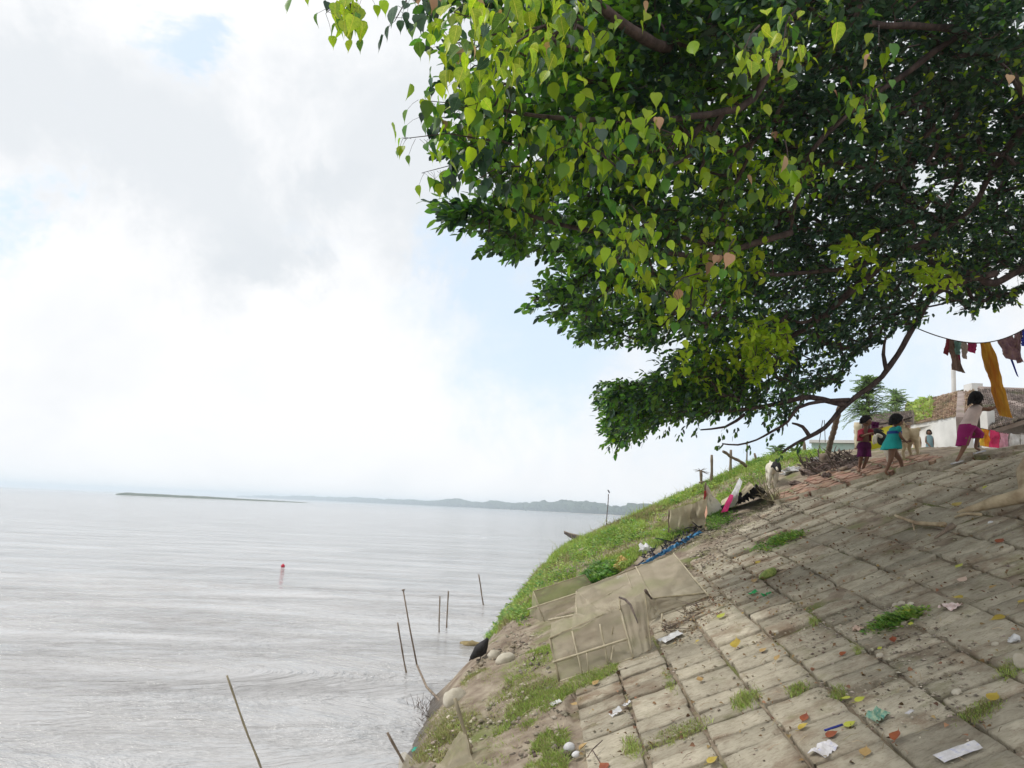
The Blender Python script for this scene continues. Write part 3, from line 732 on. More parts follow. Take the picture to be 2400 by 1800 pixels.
def frame(d, up, s):
    d = d/np.linalg.norm(d); y = np.cross(up, d); ny = np.linalg.norm(y)
    y = y/ny if ny > 1e-5 else np.array([1., 0, 0]); z = np.cross(d, y)
    return np.stack([d, y, z], 1)*s
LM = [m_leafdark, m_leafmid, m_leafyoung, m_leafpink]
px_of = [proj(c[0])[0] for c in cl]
figL = Leaves(); boL = Leaves(); nearest = []
def rv(s=1.0): return rs.normal(size=3)*s
for k, (c, kind, size) in enumerate(cl):
    i = nk+k; par = allp[parent_i[i]]; ax = c-par; L_ = np.linalg.norm(ax); ax = ax/max(L_, 1e-5)
    outw = c-trunk_top; outw /= np.linalg.norm(outw); g = ax*.6+outw*.5+np.array([0, 0, -.15])+rv(.35); g /= np.linalg.norm(g)
    far = dep(c) > 6.3 or kind == 'b'
    nl = int(rr.uniform(9, 15)) if kind != 'b' else 11
    tl = rr.uniform(.22, .38)*size
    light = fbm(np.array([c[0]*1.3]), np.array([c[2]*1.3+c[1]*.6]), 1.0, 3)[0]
    for a in range(nl):
        t = (a+rr.random())/nl; sp = 2.4*a; side = np.cross(g, [0, 0, 1.0]); side /= (np.linalg.norm(side)+1e-6); up = np.cross(side, g)
        d = g*(.55+.5*t)+side*math.cos(sp)*.8+up*math.sin(sp)*.55+np.array([0, 0, -.12])+rv(.15)
        s = rr.uniform(.06, .105)*size
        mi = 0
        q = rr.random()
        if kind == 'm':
            if q < (.10+.35*max(0, light) if px_of[k] > 1850 else .36+.8*max(0, light))+(.2 if px_of[k] < 1500 else 0): mi = 1  # right crown's shade put into leaf colour: fewer lighter leaves there, more at left
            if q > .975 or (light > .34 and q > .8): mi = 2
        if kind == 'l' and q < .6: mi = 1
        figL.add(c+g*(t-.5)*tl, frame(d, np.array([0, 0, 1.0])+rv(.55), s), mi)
hangers = []
for (x0, y0, x1, y1) in ((1832, 1062, 1822, 1075), (1692, 1040, 1680, 1046), (1760, 1036, 1752, 1052), (1815, 1010, 1800, 1030), (1641, 1008, 1622, 1016), (1700, 1002, 1690, 1028), (1600, 1000, 1590, 1030), (1880, 1034, 1872, 1052), (1450, 1040, 1436, 1066), (1730, 1000, 1722, 1020), (1560, 1000, 1552, 1024)):
    for _ in range(9):
        t = rr.random(); figL.add(P(x0+(x1-x0)*t, y0+(y1-y0)*t, 9.3)+rv(.02), frame(np.array([rr.uniform(-.6, .3), rr.uniform(-.4, .4), -.6]), np.array([0, -.3, 1.])+rv(.5), rr.uniform(.045, .08)), rr.choice([0, 1, 1]))
for k, (c, kind, size) in enumerate(young):
    i = nk+len(cl)+k; far = dep(c) > 6.4
    g = c-allp[parent_i[i]]; g /= (np.linalg.norm(g)+1e-6); g = g*.5+rv(.4)+np.array([0, 0, -.3]); g /= np.linalg.norm(g)
    nl = rr.randint(6, 10)
    for a in range(nl):
        t = a/nl; an = rr.uniform(0, 6.283)
        if far:
            d = g*.4+rv(.5); figL.add(c+g*(t-.5)*.25+rv(.02), frame(d, np.array([0, 0, 1.])+rv(.5), rr.uniform(.08, .12)), 2)
        else:
            d = np.array([math.cos(an)*.45, math.sin(an)*.4, -.9])+rv(.26); face = np.array([math.cos(an)*1.3, math.sin(an)*1.0-.2, .25])+rv(.45)
            mi = 2 if rr.random() < .52 else (rr.choice([1, 1, 1, 0]) if rr.random() < .98 else 3)
            hangers.append((c+g*(t-.5)*.45+rv(.09), frame(d, face, rr.choice([.055, .065, .08, .095, .115])), mi, c))
# hanging heart leaves of the nearest sprigs, placed one by one along thin shoots
SPRIGS = [((905, -60), (765, 30), 3.9, 20, 2), ((800, -60), (830, 60), 3.85, 16, 2), ((1000, -60), (925, 50), 3.9, 12, 0), ((1100, -60), (1000, 40), 4.0, 14, 1), ((860, -70), (700, -10), 3.95, 6, 1),
          ((1180, 280), (985, 235), 4.6, 26, 1), ((1150, 300), (985, 275), 4.9, 18, 1), ((1150, 330), (945, 325), 4.3, 16, 2), ((1180, 380), (990, 405), 5.0, 20, 1), ((1180, 330), (1080, 350), 4.6, 16, 0), ((1220, 390), (1120, 420), 4.4, 10, 0), ((1120, 120), (1030, 110), 4.1, 6, 1), ((1200, 60), (1090, 160), 4.1, 9, 2), ((1150, 150), (1070, 190), 4.1, 7, 2),
          ((1850, 40), (1835, 110), 3.9, 5, 2), ((1780, 60), (1740, 130), 4.0, 7, 2), ((2060, 200), (2030, 250), 4.8, 5, 2), ((2350, 150), (2385, 200), 5.5, 5, 2), ((1520, 520), (1450, 590), 4.7, 13, 2), ((1480, 480), (1520, 560), 4.7, 8, 2),
          ((1720, 560), (1700, 620), 4.6, 6, 3), ((1840, 330), (1850, 400), 4.6, 7, 2), ((2060, 60), (2060, 110), 4.6, 5, 2), ((1640, 640), (1560, 690), 4.8, 6, 2)]
shoot = MB()
for (a, b, Z, n, tone) in SPRIGS:
    A = P(a[0], a[1], Z*1.03); B = P(b[0], b[1], Z); shoot.tube([A, (A+B)/2+np.array([0, 0, .04]), B], [.006, .004, .002], 5)
    for q in range(n):
        t = .3+.75*q/n; c = A+(B-A)*t; an = rr.uniform(0, 6.283)
        pet = np.array([math.cos(an)*.05, math.sin(an)*.05, -.02-.04*rr.random()])+rv(.008); shoot.tube([c, c+pet*.7+np.array([0, 0, .01]), c+pet*1.3], [.0014, .0012, .001], 3)
        d = np.array([math.cos(an)*.25, math.sin(an)*.25, -1.0])+rv(.15); face = np.array([math.cos(an)*.6+rr.uniform(-.4, .4), -1.0+rr.uniform(-.3, .9), .15])
        mi = {0: 0, 1: rr.choice([1, 1, 0, 2]), 2: rr.choice([2, 2, 1, 2]), 3: rr.choice([3, 2, 2, 1])}[tone]
        if rr.random() < .04: mi = 3
        hangers.append((c+pet*1.3, frame(d, face, rr.choice([.06, .07, .085, .1, .12])), mi, c))
for (px, py, Z) in [(1018, 5, 3.95), (1120, 45, 4.0), (1075, 135, 4.1), (1540, 300, 4.2), (1838, 390, 4.5), (1712, 620, 4.4), (1120, 20, 3.9)]:
    hangers.append((P(px, py-25, Z), frame(np.array([.05, 0, -1.])+rv(.15), np.array([.5, -.8, .1])+rv(.3), rr.uniform(.09, .125)), 3, P(px, py-25, Z)))
o = shoot.build('shoot', m_bark, tree); o['kind'] = 'stuff'
hangers.sort(key=lambda h: dep(h[0]))
bp = bo_proto(1.0, .70, .34, .2); figp = fig_proto(1.0, .5)
NLM = [veined('dark_veined_leaf', (.020, .058, .032), (.05, .12, .06), .3, .2), veined('green_veined_leaf', (.08, .18, .035), (.15, .28, .05), .33, .42), veined('young_veined_leaf', (.27, .41, .02), (.47, .57, .05), .38, .5), veined('pink_veined_leaf', (.46, .25, .16), (.58, .38, .22), .42, .32)]
def leafme(proto, mi):
    v, q, t = proto; me = bpy.data.meshes.new('leaf'); me.from_pydata([tuple(a) for a in v], [], [tuple(a) for a in q]+[tuple(a) for a in t]); me.update()
    me.polygons.foreach_set('use_smooth', [True]*len(me.polygons)); me.materials.append(NLM[mi]); return me
VAR = [bp, bo_proto(1.0, .78, .12, .05), bo_proto(1.0, .58, .6, .42), bo_proto(1.0, .72, .45, -.1)]
lms = [[leafme(v, i) for v in VAR] for i in range(4)]
nind = 0
for h in hangers:
    x, y, Z = proj(h[0])
    if nind < 290 and -20 < x < 2420 and -20 < y < 1100:
        o = bpy.data.objects.new('leaf', lms[h[2]][rr.randint(0, 3)]); col.objects.link(o); o.parent = tree; o.matrix_parent_inverse = wm(tree).inverted()
        Mx = Matrix([list(r) for r in h[1]]).to_4x4(); Mx.translation = V(h[0]); o.matrix_basis = Mx; nind += 1
    else: boL.add(h[0], h[1], h[2])
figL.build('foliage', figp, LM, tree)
boL.build('hanging_foliage', bp, LM, tree)
# ================================================================== PEOPLE AND ANIMALS
m_skin = solid('brown_skin', (.20, .105, .065), .55); m_hair = solid('black_hair', (.010, .008, .009), .75, spec=.12)
m_teal = solid('teal_cotton', (.01, .30, .29), .8, trans=.1); m_navy = solid('navy_panel', (.01, .05, .22), .8); m_magenta = solid('magenta_cotton', (.30, .015, .14), .8, trans=.1)
m_purple = solid('plum_cotton', (.13, .012, .10), .85); m_pinkwhite = solid('faded_pink_vest', (.62, .50, .46), .85); m_redshirt = solid('red_shirt', (.30, .025, .05), .85)
m_eye = solid('dark_eye', (.01, .01, .01), .3); m_lip = solid('lips', (.22, .06, .05), .5)
m_cream = pmat('cream_coat', (.60, .55, .45), (.76, .72, .62), scale=9, rough=.9, bump=.3, bscale=60); m_black = pmat('black_coat', (.012, .011, .012), (.03, .027, .028), scale=12, rough=.75)
m_tan = pmat('fawn_coat', (.45, .36, .22), (.60, .50, .34), scale=6, rough=.9, bump=.3, bscale=60); m_horn = solid('dark_horn', (.05, .03, .025), .5)
m_cream2 = solid('cream_cotton', (.62, .52, .36), .85)
def skin(name, J, E, mat, parent, sub=2, root=0):
    names = list(J); me = bpy.data.meshes.new(name)
    me.from_pydata([tuple(float(a) for a in J[n][0]) for n in names], [(names.index(a), names.index(b)) for a, b in E], []); me.update()
    o = bpy.data.objects.new(name, me); col.objects.link(o)
    md = o.modifiers.new('s', 'SKIN'); md.use_smooth_shade = True; md.branch_smoothing = .6
    if not me.skin_vertices: bpy.ops.object.select_all(action='DESELECT')
    sv = me.skin_vertices[0].data
    for i, n in enumerate(names):
        r = J[n][1]; sv[i].radius = (r, r) if not hasattr(r, '__len__') else r; sv[i].use_root = (i == root)
    ss = o.modifiers.new('ss', 'SUBSURF'); ss.levels = sub; ss.render_levels = sub
    bpy.context.view_layer.update(); dg = bpy.context.evaluated_depsgraph_get()
    m2 = bpy.data.meshes.new_from_object(o.evaluated_get(dg)); o.modifiers.clear()
    bpy.data.objects.remove(o)
    m2.materials.clear(); m2.polygons.foreach_set('use_smooth', [True]*len(m2.polygons))
    return link(name, m2, mat, parent)
def ring(c, rx, ry, n=16, wob=0.0, ph=0.0, tilt=0.0, k=7):
    c = np.asarray(c, float); out = []
    for i in range(n):
        a = 2*math.pi*i/n; w = 1+wob*math.sin(k*a+ph)
        x = rx*w*math.cos(a); y = ry*w*math.sin(a); out.append(tuple(c+np.array([x, y, tilt*x])))
    return out
def person(Z, base_px, joints, rads, label, group=None):
    """joints: name -> (px, py, dy metres away)"""
    J = {k: (P(v[0], v[1], Z) + np.array([0, v[2] if len(v) > 2 else 0, 0]), rads[k]) for k, v in joints.items()}
    b = hit(*base_px); return J, empty('person', b, label, 'person', group)
def hand(J, E, wrist, pdir, spread, s, tag_):
    w = J[wrist][0]; d = np.array(pdir, float); d /= np.linalg.norm(d); sp = np.array(spread, float); sp /= np.linalg.norm(sp)
    pm = w+d*.035*s; J[tag_+'p'] = (pm, (.018*s, .012*s)); E.append((wrist, tag_+'p'))
    for i, (off, L_) in enumerate([(-.6, .045), (-.2, .052), (.2, .048), (.6, .038)]):
        a = pm+sp*off*.03*s+d*.018*s; b = a+d*L_*.5*s; c = b+(d*.6+np.cross(d, sp)*.8)*L_*.5*s
        J[f'{tag_}f{i}a'] = (a, .0065*s); J[f'{tag_}f{i}b'] = (b, .006*s); J[f'{tag_}f{i}c'] = (c, .005*s)
        E += [(tag_+'p', f'{tag_}f{i}a'), (f'{tag_}f{i}a', f'{tag_}f{i}b'), (f'{tag_}f{i}b', f'{tag_}f{i}c')]
    a = w+d*.015*s-sp*.03*s; b = a+d*.022*s-sp*.014*s; J[tag_+'t'] = (a, .008*s); J[tag_+'u'] = (b, .006*s); E += [(wrist, tag_+'t'), (tag_+'t', tag_+'u')]
def head(parent, c, r, face, hair_fn, body=None):
    """skull with face turned along `face`; c centre, r half height"""
    f = Vector(face).normalized(); s = f.cross(Vector((0, 0, 1))).normalized(); u = s.cross(f); c = V(c); rot = Matrix((f, -s, u)).transposed()
    mb = MB(); n = 14; nv = 12; vs = []; fs = []
    for j in range(nv+1):
        th = math.pi*j/nv
        for i in range(n):
            ph = 2*math.pi*i/n; x = math.sin(th)*math.cos(ph); y = math.sin(th)*math.sin(ph); z = math.cos(th)
            w = 1.0 if z > 0 else 1+.32*z                      # jaw narrows to the chin
            v = Vector((x*.86*(w*.5+.5), y*.76*w, z))
            if x > .55:
                g = math.exp(-((y/.17)**2+((z+.12)/.2)**2)); v.x += .26*g                                    # nose
                g = math.exp(-((y/.34)**2+((z+.5)/.12)**2)); v.x += .07*g                                    # lips
                g = math.exp(-(((abs(y)-.33)/.16)**2+((z-.06)/.12)**2)); v.x -= .08*g                        # sockets
            vs.append(c+rot@(v*r))
    for j in range(nv):
        for i in range(n): i2 = (i+1) % n; fs.append((j*n+i, (j+1)*n+i, (j+1)*n+i2, j*n+i2))
    mb.add(vs, fs)
    for sg in (1, -1): mb.ell(c+rot@Vector((-.05*r, sg*.77*r, -.05*r)), (.16*r, .07*r, .24*r), rot, 8, 6)
    mb.build('head', m_skin, parent, True)
    for sg in (1, -1):
        e = MB(); e.ell(c+rot@Vector((.79*r, sg*.31*r, .07*r)), (.06*r, .11*r, .06*r), rot, 8, 6); e.build('eye', m_eye, parent, True)
    e = MB(); e.ell(c+rot@Vector((.83*r, 0, -.5*r)), (.07*r, .22*r, .06*r), rot, 8, 6); e.build('mouth', m_lip, parent, True)
    hb = MB(); hair_fn(hb, c, r, rot); hb.build('hair', m_hair, parent, True)
def hair_cap(length=0.0, back=.1):
    def fn(hb, c, r, rot):
        n = 18; nv = 9; vs = []; fs = []
        for j in range(nv+1):
            for i in range(n):
                ph = 2*math.pi*i/n; front = max(0, math.cos(ph)); tm = (1.95-1.0*front**1.0); th = tm*j/nv
                x = math.sin(th)*math.cos(ph); y = math.sin(th)*math.sin(ph); z = math.cos(th)
                k = 1.15+.07*mnoise.noise(Vector((x*3, y*3, z*3)))
                v = Vector((x*.95*k-.06, y*.86*k, z*1.05*k)); 
                if j == nv and front < .5: v.z -= length*(1-front)+.08*random.random(); v.x -= back*(1-front)
                vs.append(c+rot@(v*r))
        for j in range(nv):
            for i in range(n): i2 = (i+1) % n; fs.append((j*n+i, (j+1)*n+i, (j+1)*n+i2, j*n+i2))
        hb.add(vs, fs)
        for i in range(40):   # loose locks break the outline
            ph = random.uniform(.9, 5.4); th = random.uniform(.9, 1.9); x = math.sin(th)*math.cos(ph); y = math.sin(th)*math.sin(ph); z = math.cos(th)
            a = c+rot@(Vector((x*1.05-.06, y*.96, z*1.1))*r); b = a+rot@(Vector((x*.12-.1*back, y*.12, -.32-.5*length))*r); hb.tube([a, a.lerp(b, .5)+rot@Vector((.03*x*r, .03*y*r, 0)), b], [.05*r, .05*r, .012*r], 4)
    return fn
BODY = [('pel', 'sp'), ('sp', 'ch'), ('ch', 'nk'), ('nk', 'hd'), ('ch', 'ls'), ('ls', 'le'), ('le', 'lw'), ('ch', 'rs'), ('rs', 're'), ('re', 'rw'), ('pel', 'lh'), ('lh', 'lk'), ('lk', 'la'), ('la', 'lt'), ('pel', 'rh'), ('rh', 'rk'), ('rk', 'ra'), ('ra', 'rt')]
def brad(s): return dict(pel=.085*s, sp=.075*s, ch=.085*s, nk=.036*s, hd=.05*s, ls=.042*s, le=.027*s, lw=.02*s, rs=.042*s, re=.027*s, rw=.02*s, lh=.07*s, lk=.04*s, la=.024*s, lt=.022*s, rh=.07*s, rk=.04*s, ra=.024*s, rt=.022*s)
def girl_teal():
    base = hit(2094, 1112); Z = dep(base)
    j = dict(pel=(2090, 1046), sp=(2093, 1032), ch=(2098, 1014), nk=(2101, 1002), hd=(2102, 995), rs=(2098, 1009, -.09), re=(2102, 1026, -.13), rw=(2115, 1036, -.1), ls=(2097, 1009, .09), le=(2104, 1025, .14), lw=(2116, 1034, .1),
             rh=(2087, 1052, -.055), rk=(2083, 1079, -.06), ra=(2071, 1107, -.06), rt=(2078, 1114, -.06), lh=(2094, 1052, .055), lk=(2114, 1076, .06), la=(2120, 1101, .05), lt=(2130, 1104, .04))
    J, t = person(Z, (2094, 1112), j, brad(1.0), 'small barefoot girl in a teal dress walking up the slope beside the fawn goat'); E = list(BODY)
    hand(J, E, 'rw', (1, 0, .1), (0, .6, .8), 1.0, 'R'); hand(J, E, 'lw', (1, 0, .1), (0, .6, .8), 1.0, 'L')
    skin('body', J, E, m_skin, t)
    head(t, P(2102, 986, Z), .105, (1, -.15, -.1), hair_cap(.25, .1))
    c = lambda a, b: P(a, b, Z)
    mb = MB(); mb.loft([ring(c(2099, 1001), .055, .07), ring(c(2098, 1006), .085, .12), ring(c(2096, 1016), .105, .125), ring(c(2094, 1027), .115, .13, 16, .03), ring(c(2091, 1040), .135, .15, 16, .07, 1), ring(c(2089, 1053), .16, .175, 16, .11, 2, .08)], cap=False)
    d = mb.build('dress', m_teal, t, True)
    mb = MB(); mb.loft([ring(c(2096.5, 1011), .109, .131), ring(c(2096, 1018), .113, .134)], cap=False); mb.build('band', m_navy, d, True)
    for sg in (-.105, .105):
        mb = MB(); q = c(2098, 1007)+np.array([0, sg, 0]); mb.ell(q, (.05, .05, .055), nu=10, nv=6); mb.build('sleeve', m_teal, d, True)
def girl_pink():
    base = hit(2262, 1080); Z = dep(base)
    j = dict(pel=(2268, 1000), sp=(2272, 985), ch=(2281, 966), nk=(2286, 952), hd=(2287, 944), rs=(2292, 957, -.07), re=(2309, 963, -.1), rw=(2328, 953, -.08), ls=(2284, 957, .09), le=(2303, 961, .14), lw=(2322, 955, .12),
             rh=(2262, 1008, -.05), rk=(2257, 1044, -.05), ra=(2242, 1074, -.05), rt=(2236, 1083, -.05), lh=(2275, 1008, .06), lk=(2299, 1020, .07), la=(2291, 1049, .06), lt=(2303, 1055, .05))
    J, t = person(Z, (2262, 1080), j, brad(1.05), 'girl in a faded pink vest and magenta trousers stepping up towards the long orange cloth'); E = list(BODY)
    hand(J, E, 'rw', (1, 0, .25), (0, .6, .8), 1.05, 'R'); hand(J, E, 'lw', (1, 0, .25), (0, .6, .8), 1.05, 'L')
    skin('body', J, E, m_skin, t)
    head(t, P(2288, 934, Z), .1, (1, .35, -.15), hair_cap(.75, .35))
    c = lambda a, b: P(a, b, Z)
    mb = MB(); mb.loft([ring(c(2286, 950), .05, .07), ring(c(2286, 955), .085, .12), ring(c(2281, 967), .11, .125), ring(c(2275, 982), .105, .12), ring(c(2268, 998), .115, .13, 16, .03, 0, -.15)], cap=False); mb.build('vest', m_pinkwhite, t, True)
    mb = MB(); mb.loft([ring(c(2268, 995), .118, .125), ring(c(2267, 1003), .125, .135, 16, .03), ring(c(2262, 1012), .105, .12, 16, .05), ring(c(2259, 1028), .095, .1, 16, .08), ring(c(2254, 1045), .085, .09, 16, .1)], cap=False)
    mb.loft([ring(c(2272, 998)+(0, .03, 0), .1, .11), ring(c(2284, 1006)+(0, .06, 0), .115, .115, 16, .05), ring(c(2297, 1016)+(0, .07, 0), .09, .1, 16, .08), ring(c(2297, 1026)+(0, .07, 0), .075, .08, 16, .1)], cap=False)
    mb.build('trousers', m_magenta, t, True)
    for q in ((2238, 1081, -.05), (2300, 1056, .05)):
        mb = MB(); mb.box(V(c(q[0], q[1])+(0, q[2], -.02)), (.17, .07, .018), Matrix.Rotation(-.3, 3, 'Y')); mb.build('sandal', m_paper, t)
def boy():
    base = hit(2022, 1106); Z = dep(base)
    j = dict(pel=(2026, 1040), sp=(2027, 1028), ch=(2027, 1013), nk=(2028, 1003), hd=(2030, 997), rs=(2017, 1011, 0), re=(2014, 1024, -.1), rw=(2026, 1018, -.22), ls=(2036, 1011, 0), le=(2045, 1016, -.08), lw=(2050, 1007, -.12),
             rh=(2020, 1046), rk=(2016, 1074, -.03), ra=(2016, 1098, .04), rt=(2011, 1105, -.04), lh=(2031, 1046), lk=(2030, 1074, -.03), la=(2023, 1100, .02), lt=(2020, 1108, -.06))
    J, t = person(Z, (2022, 1106), j, brad(.95), 'small boy with cropped hair in an open red shirt and plum shorts holding a goat'); E = list(BODY)
    hand(J, E, 'rw', (.6, -.4, 0), (0, .3, .9), .95, 'R'); hand(J, E, 'lw', (.7, -.2, .3), (0, .6, .8), .95, 'L')
    skin('body', J, E, m_skin, t)
    head(t, P(2030, 988, Z), .098, (.75, -.66, -.15), hair_cap(.0, .0))
    c = lambda a, b: P(a, b, Z)
    mb = MB(); n = 16
    for part in ((.3, 4.15), (5.55, 6.6)):
        rings = []
        for (px, py, rx, ry) in ((2027, 1005, .07, .06), (2027, 1010, .125, .09), (2026, 1020, .122, .1), (2025.5, 1028, .122, .102), (2025, 1034, .125, .105)):
            q = c(px, py); rings.append([tuple(q+np.array([rx*math.cos(a), ry*math.sin(a), 0])) for a in np.linspace(part[0], part[1], 10)])
        mb.loft(rings, closed=False)
    s = mb.build('shirt', m_redshirt, t, True)
    for a, b in (('rs', 're'), ('ls', 'le')):
        A = J[a][0]; B = J[b][0]; mb = MB(); mb.tube([A, A+(B-A)*.5, A+(B-A)*.95], [.055, .052, .056], 10, cap=False); mb.build('sleeve', m_redshirt, s, True)
    mb = MB(); mb.loft([ring(c(2026, 1037), .105, .1), ring(c(2025, 1046), .125, .12, 16, .04), ring(c(2025, 1051), .128, .115, 16, .05)], cap=False)
    for x0, x1, dy in ((2019.5, 2016.5, -.01), (2030.5, 2030, -.01)): mb.loft([ring(c(x0, 1047)+(0, dy, 0), .068, .085), ring(c((x0+x1)/2, 1060)+(0, dy-.01, 0), .07, .082, 16, .05), ring(c(x1, 1071)+(0, dy-.02, 0), .074, .082, 16, .09, 2)], cap=False); mb.build('shorts', m_purple, t, True)
girl_teal(); girl_pink(); boy()
def far_person(px, top, Z, cols, label):
    c = lambda a, b: P(a, b, Z); s = Z/FPX
    base = c(px, top); x, y = base[0], base[1]; z0 = gz(x, y); h = 1.24; tp = base[2]
    z0 = tp-h
    t = empty('person', (x, y, z0), label, 'person', 'villagers standing by the far white wall')
    J = {}; 
    def q(n, dx, dz, r, dy=0): J[n] = (np.array([x+dx*.6, y+dy*.8, z0+dz*.8]), r*.68)
    q('pel', 0, .85, .12); q('sp', 0, 1.05, .11); q('ch', 0, 1.25, .12); q('nk', 0, 1.36, .05); q('hd', 0, 1.43, .07)
    q('ls', -.17, 1.27, .055); q('le', -.22, 1.02, .04); q('lw', -.12, .9, .03, -.15); q('rs', .17, 1.27, .055); q('re', .22, 1.02, .04); q('rw', .16, .8, .03, -.05)
    q('lh', -.08, .8, .09); q('lk', -.09, .45, .06); q('la', -.1, .08, .04); q('lt', -.1, .04, .035, -.12); q('rh', .08, .8, .09); q('rk', .09, .45, .06); q('ra', .1, .08, .04); q('rt', .1, .04, .035, -.12)
    E = list(BODY); hand(J, E, 'lw', (0, -.3, -1), (1, 0, 0), 1.5, 'L'); hand(J, E, 'rw', (0, -.1, -1), (1, 0, 0), 1.5, 'R'); skin('body', J, E, m_skin, t, 1)
    head(t, (x, y, z0+1.16), .088, (-.5, -.85, 0), hair_cap(.3, .2))
    mb = MB(); mb.loft([ring((x, y, z0+a*.8), b*.62, d*.75, 16, w) for a, b, d, w in ((1.33, .1, .08, 0), (1.26, .2, .13, 0), (1.05, .17, .13, 0), (.8, .2, .17, .05), (.4, .25, .2, .08), (.1, .28, .22, .1))], cap=False)
    mb.build('long_dress', cols[0], t, True)
far_person(2147, 1008, 24.0, [m_tan], 'villager in a long brown garment before the far white wall')
far_person(2177, 1008, 25.5, [solid('blue_grey_cloth', (.16, .27, .30))], 'villager in a blue grey garment at the middle of the white wall')

# ------------------------------------------------------------------ animals
def quad_legs(J, E, hipn, shn, hips, shs): pass
def goat_front():
    """cream goat standing head-on with its black head lowered to the right"""
    base = hit(1812, 1146); Z = dep(base); c = lambda a, b, d=0: P(a, b, Z+d)
    t = empty('goat', base, 'cream white goat with a black head grazing at the top of the grass', 'goat')
    J = dict(pel=(c(1806, 1092, .42), .115), sp=(c(1807, 1093, .2), .125), ch=(c(1810, 1098, 0), .12), nk=(c(1816, 1091, -.14), .075), n2=(c(1819, 1089, -.2), .06))
    E = [('pel', 'sp'), ('sp', 'ch'), ('ch', 'nk'), ('nk', 'n2')]
    for n, x0, x1, yb, d, at in (('fl', 1805, 1803, 1146, -.02, 'ch'), ('fr', 1816, 1817, 1148, -.02, 'ch'), ('hl', 1800, 1799, 1139, .42, 'pel'), ('hr', 1820, 1823, 1138, .42, 'pel')):
        J[n+'0'] = (c(x0, 1109, d), .065); J[n+'1'] = (c(x0, 1122, d-.02 if at == 'ch' else d-.08), .036); J[n+'2'] = (c(x1, 1130, d+(.0 if at == 'ch' else .06)), .026); J[n+'3'] = (c(x1, yb-2, d), .023); J[n+'4'] = (c(x1, yb, d-.04), .026)
        E += [(at, n+'0'), (n+'0', n+'1'), (n+'1', n+'2'), (n+'2', n+'3'), (n+'3', n+'4')]
    J['t0'] = (c(1806, 1084, .6), .025); J['t1'] = (c(1804, 1080, .68), .012); E += [('pel', 't0'), ('t0', 't1')]
    skin('body', J, E, m_cream, t)
    h = dict(a=(c(1817, 1086, -.16), .1), b=(c(1821, 1092, -.27), .088), m=(c(1824, 1101, -.34), .06), n=(c(1825, 1106, -.37), .03)); skin('head', h, [('a', 'b'), ('b', 'm'), ('m', 'n')], m_black, t)
    mb = MB(); mb.tube([c(1820, 1095, -.34), c(1822, 1101, -.385), c(1823, 1104, -.395)], [.02, .024, .012], 8); mb.build('blaze', m_cream, t, True)
    for (a, b, d) in (((1814, 1087), (1808, 1096), -.2), ((1826, 1089), (1829, 1107), -.2)):
        mb = MB(); A = c(*a, d); B = c(*b, d-.02); mb.loft([ring(A, .018, .012, 8), ring((A+B)/2, .036, .014, 8), ring(B, .012, .008, 8)]); mb.build('ear', m_black, t, True)
    for s in (-3, 3):
        mb = MB(); mb.tube([c(1820+s*.6, 1082, -.2), c(1820+s*.9, 1078, -.17), c(1820+s*1.1, 1076, -.12)], [.014, .01, .004], 6); mb.build('horn', m_horn, t, True)
    for s in (1, -1):
        mb = MB(); mb.ell(c(1821+s*4.6, 1091, -.31), (.008, .008, .008), nu=6, nv=4); mb.build('eye', m_eye, t, True)
goat_front()
def goat_fawn():
    base = hit(2135, 1083); Z = dep(base)+.35; c = lambda a, b, d=0: P(a, b, Z)+np.array([0, d, 0])
    t = empty('goat', base, 'horned fawn goat standing behind the girl in teal, rump towards the white wall', 'goat')
    J = dict(pel=(c(2141, 1012), .135), sp=(c(2128, 1016), .145), ch=(c(2113, 1017), .13), nk=(c(2112, 1003, .03), .09), hd=(c(2116, 992, 0), .06), r0=(c(2152, 1005), .05), r1=(c(2158, 1008), .02))
    E = [('pel', 'sp'), ('sp', 'ch'), ('ch', 'nk'), ('nk', 'hd'), ('pel', 'r0'), ('r0', 'r1')]
    for n, x, d, at in (('a', 2146, -.07, 'pel'), ('b', 2139, .08, 'pel'), ('e', 2112, -.07, 'ch'), ('g', 2105, .08, 'ch')):
        k = 1 if at == 'pel' else -1
        J[n+'0'] = (c(x-1*k, 1034, d), .06); J[n+'1'] = (c(x-3*k, 1049, d), .036); J[n+'2'] = (c(x+1*k, 1062, d), .027); J[n+'3'] = (c(x-4*k, 1078, d), .022); J[n+'4'] = (c(x-6*k, 1082, d-.02), .025)
        E += [(at, n+'0'), (n+'0', n+'1'), (n+'1', n+'2'), (n+'2', n+'3'), (n+'3', n+'4')]
    skin('body', J, E, m_tan, t)
    h = dict(a=(c(2117, 990), .062), b=(c(2111, 992, -.02), .05), m=(c(2104, 996, -.03), .034), n=(c(2101, 998, -.03), .027)); skin('head', h, [('a', 'b'), ('b', 'm'), ('m', 'n')], m_tan, t)
    for d in (-.04, .04):
        mb = MB(); mb.tube([c(2120, 984, d), c(2127, 981, d), c(2132, 980, d), c(2135, 976, d)], [.02, .016, .012, .005], 6); mb.build('horn', m_horn, t, True)
        mb = MB(); A = c(2121, 990, d*1.8); B = c(2130, 994, d*2.2); mb.loft([ring(A, .02, .01, 8), ring((A+B)/2, .034, .012, 8), ring(B, .01, .006, 8)]); mb.build('ear', m_tan, t, True)
goat_fawn()
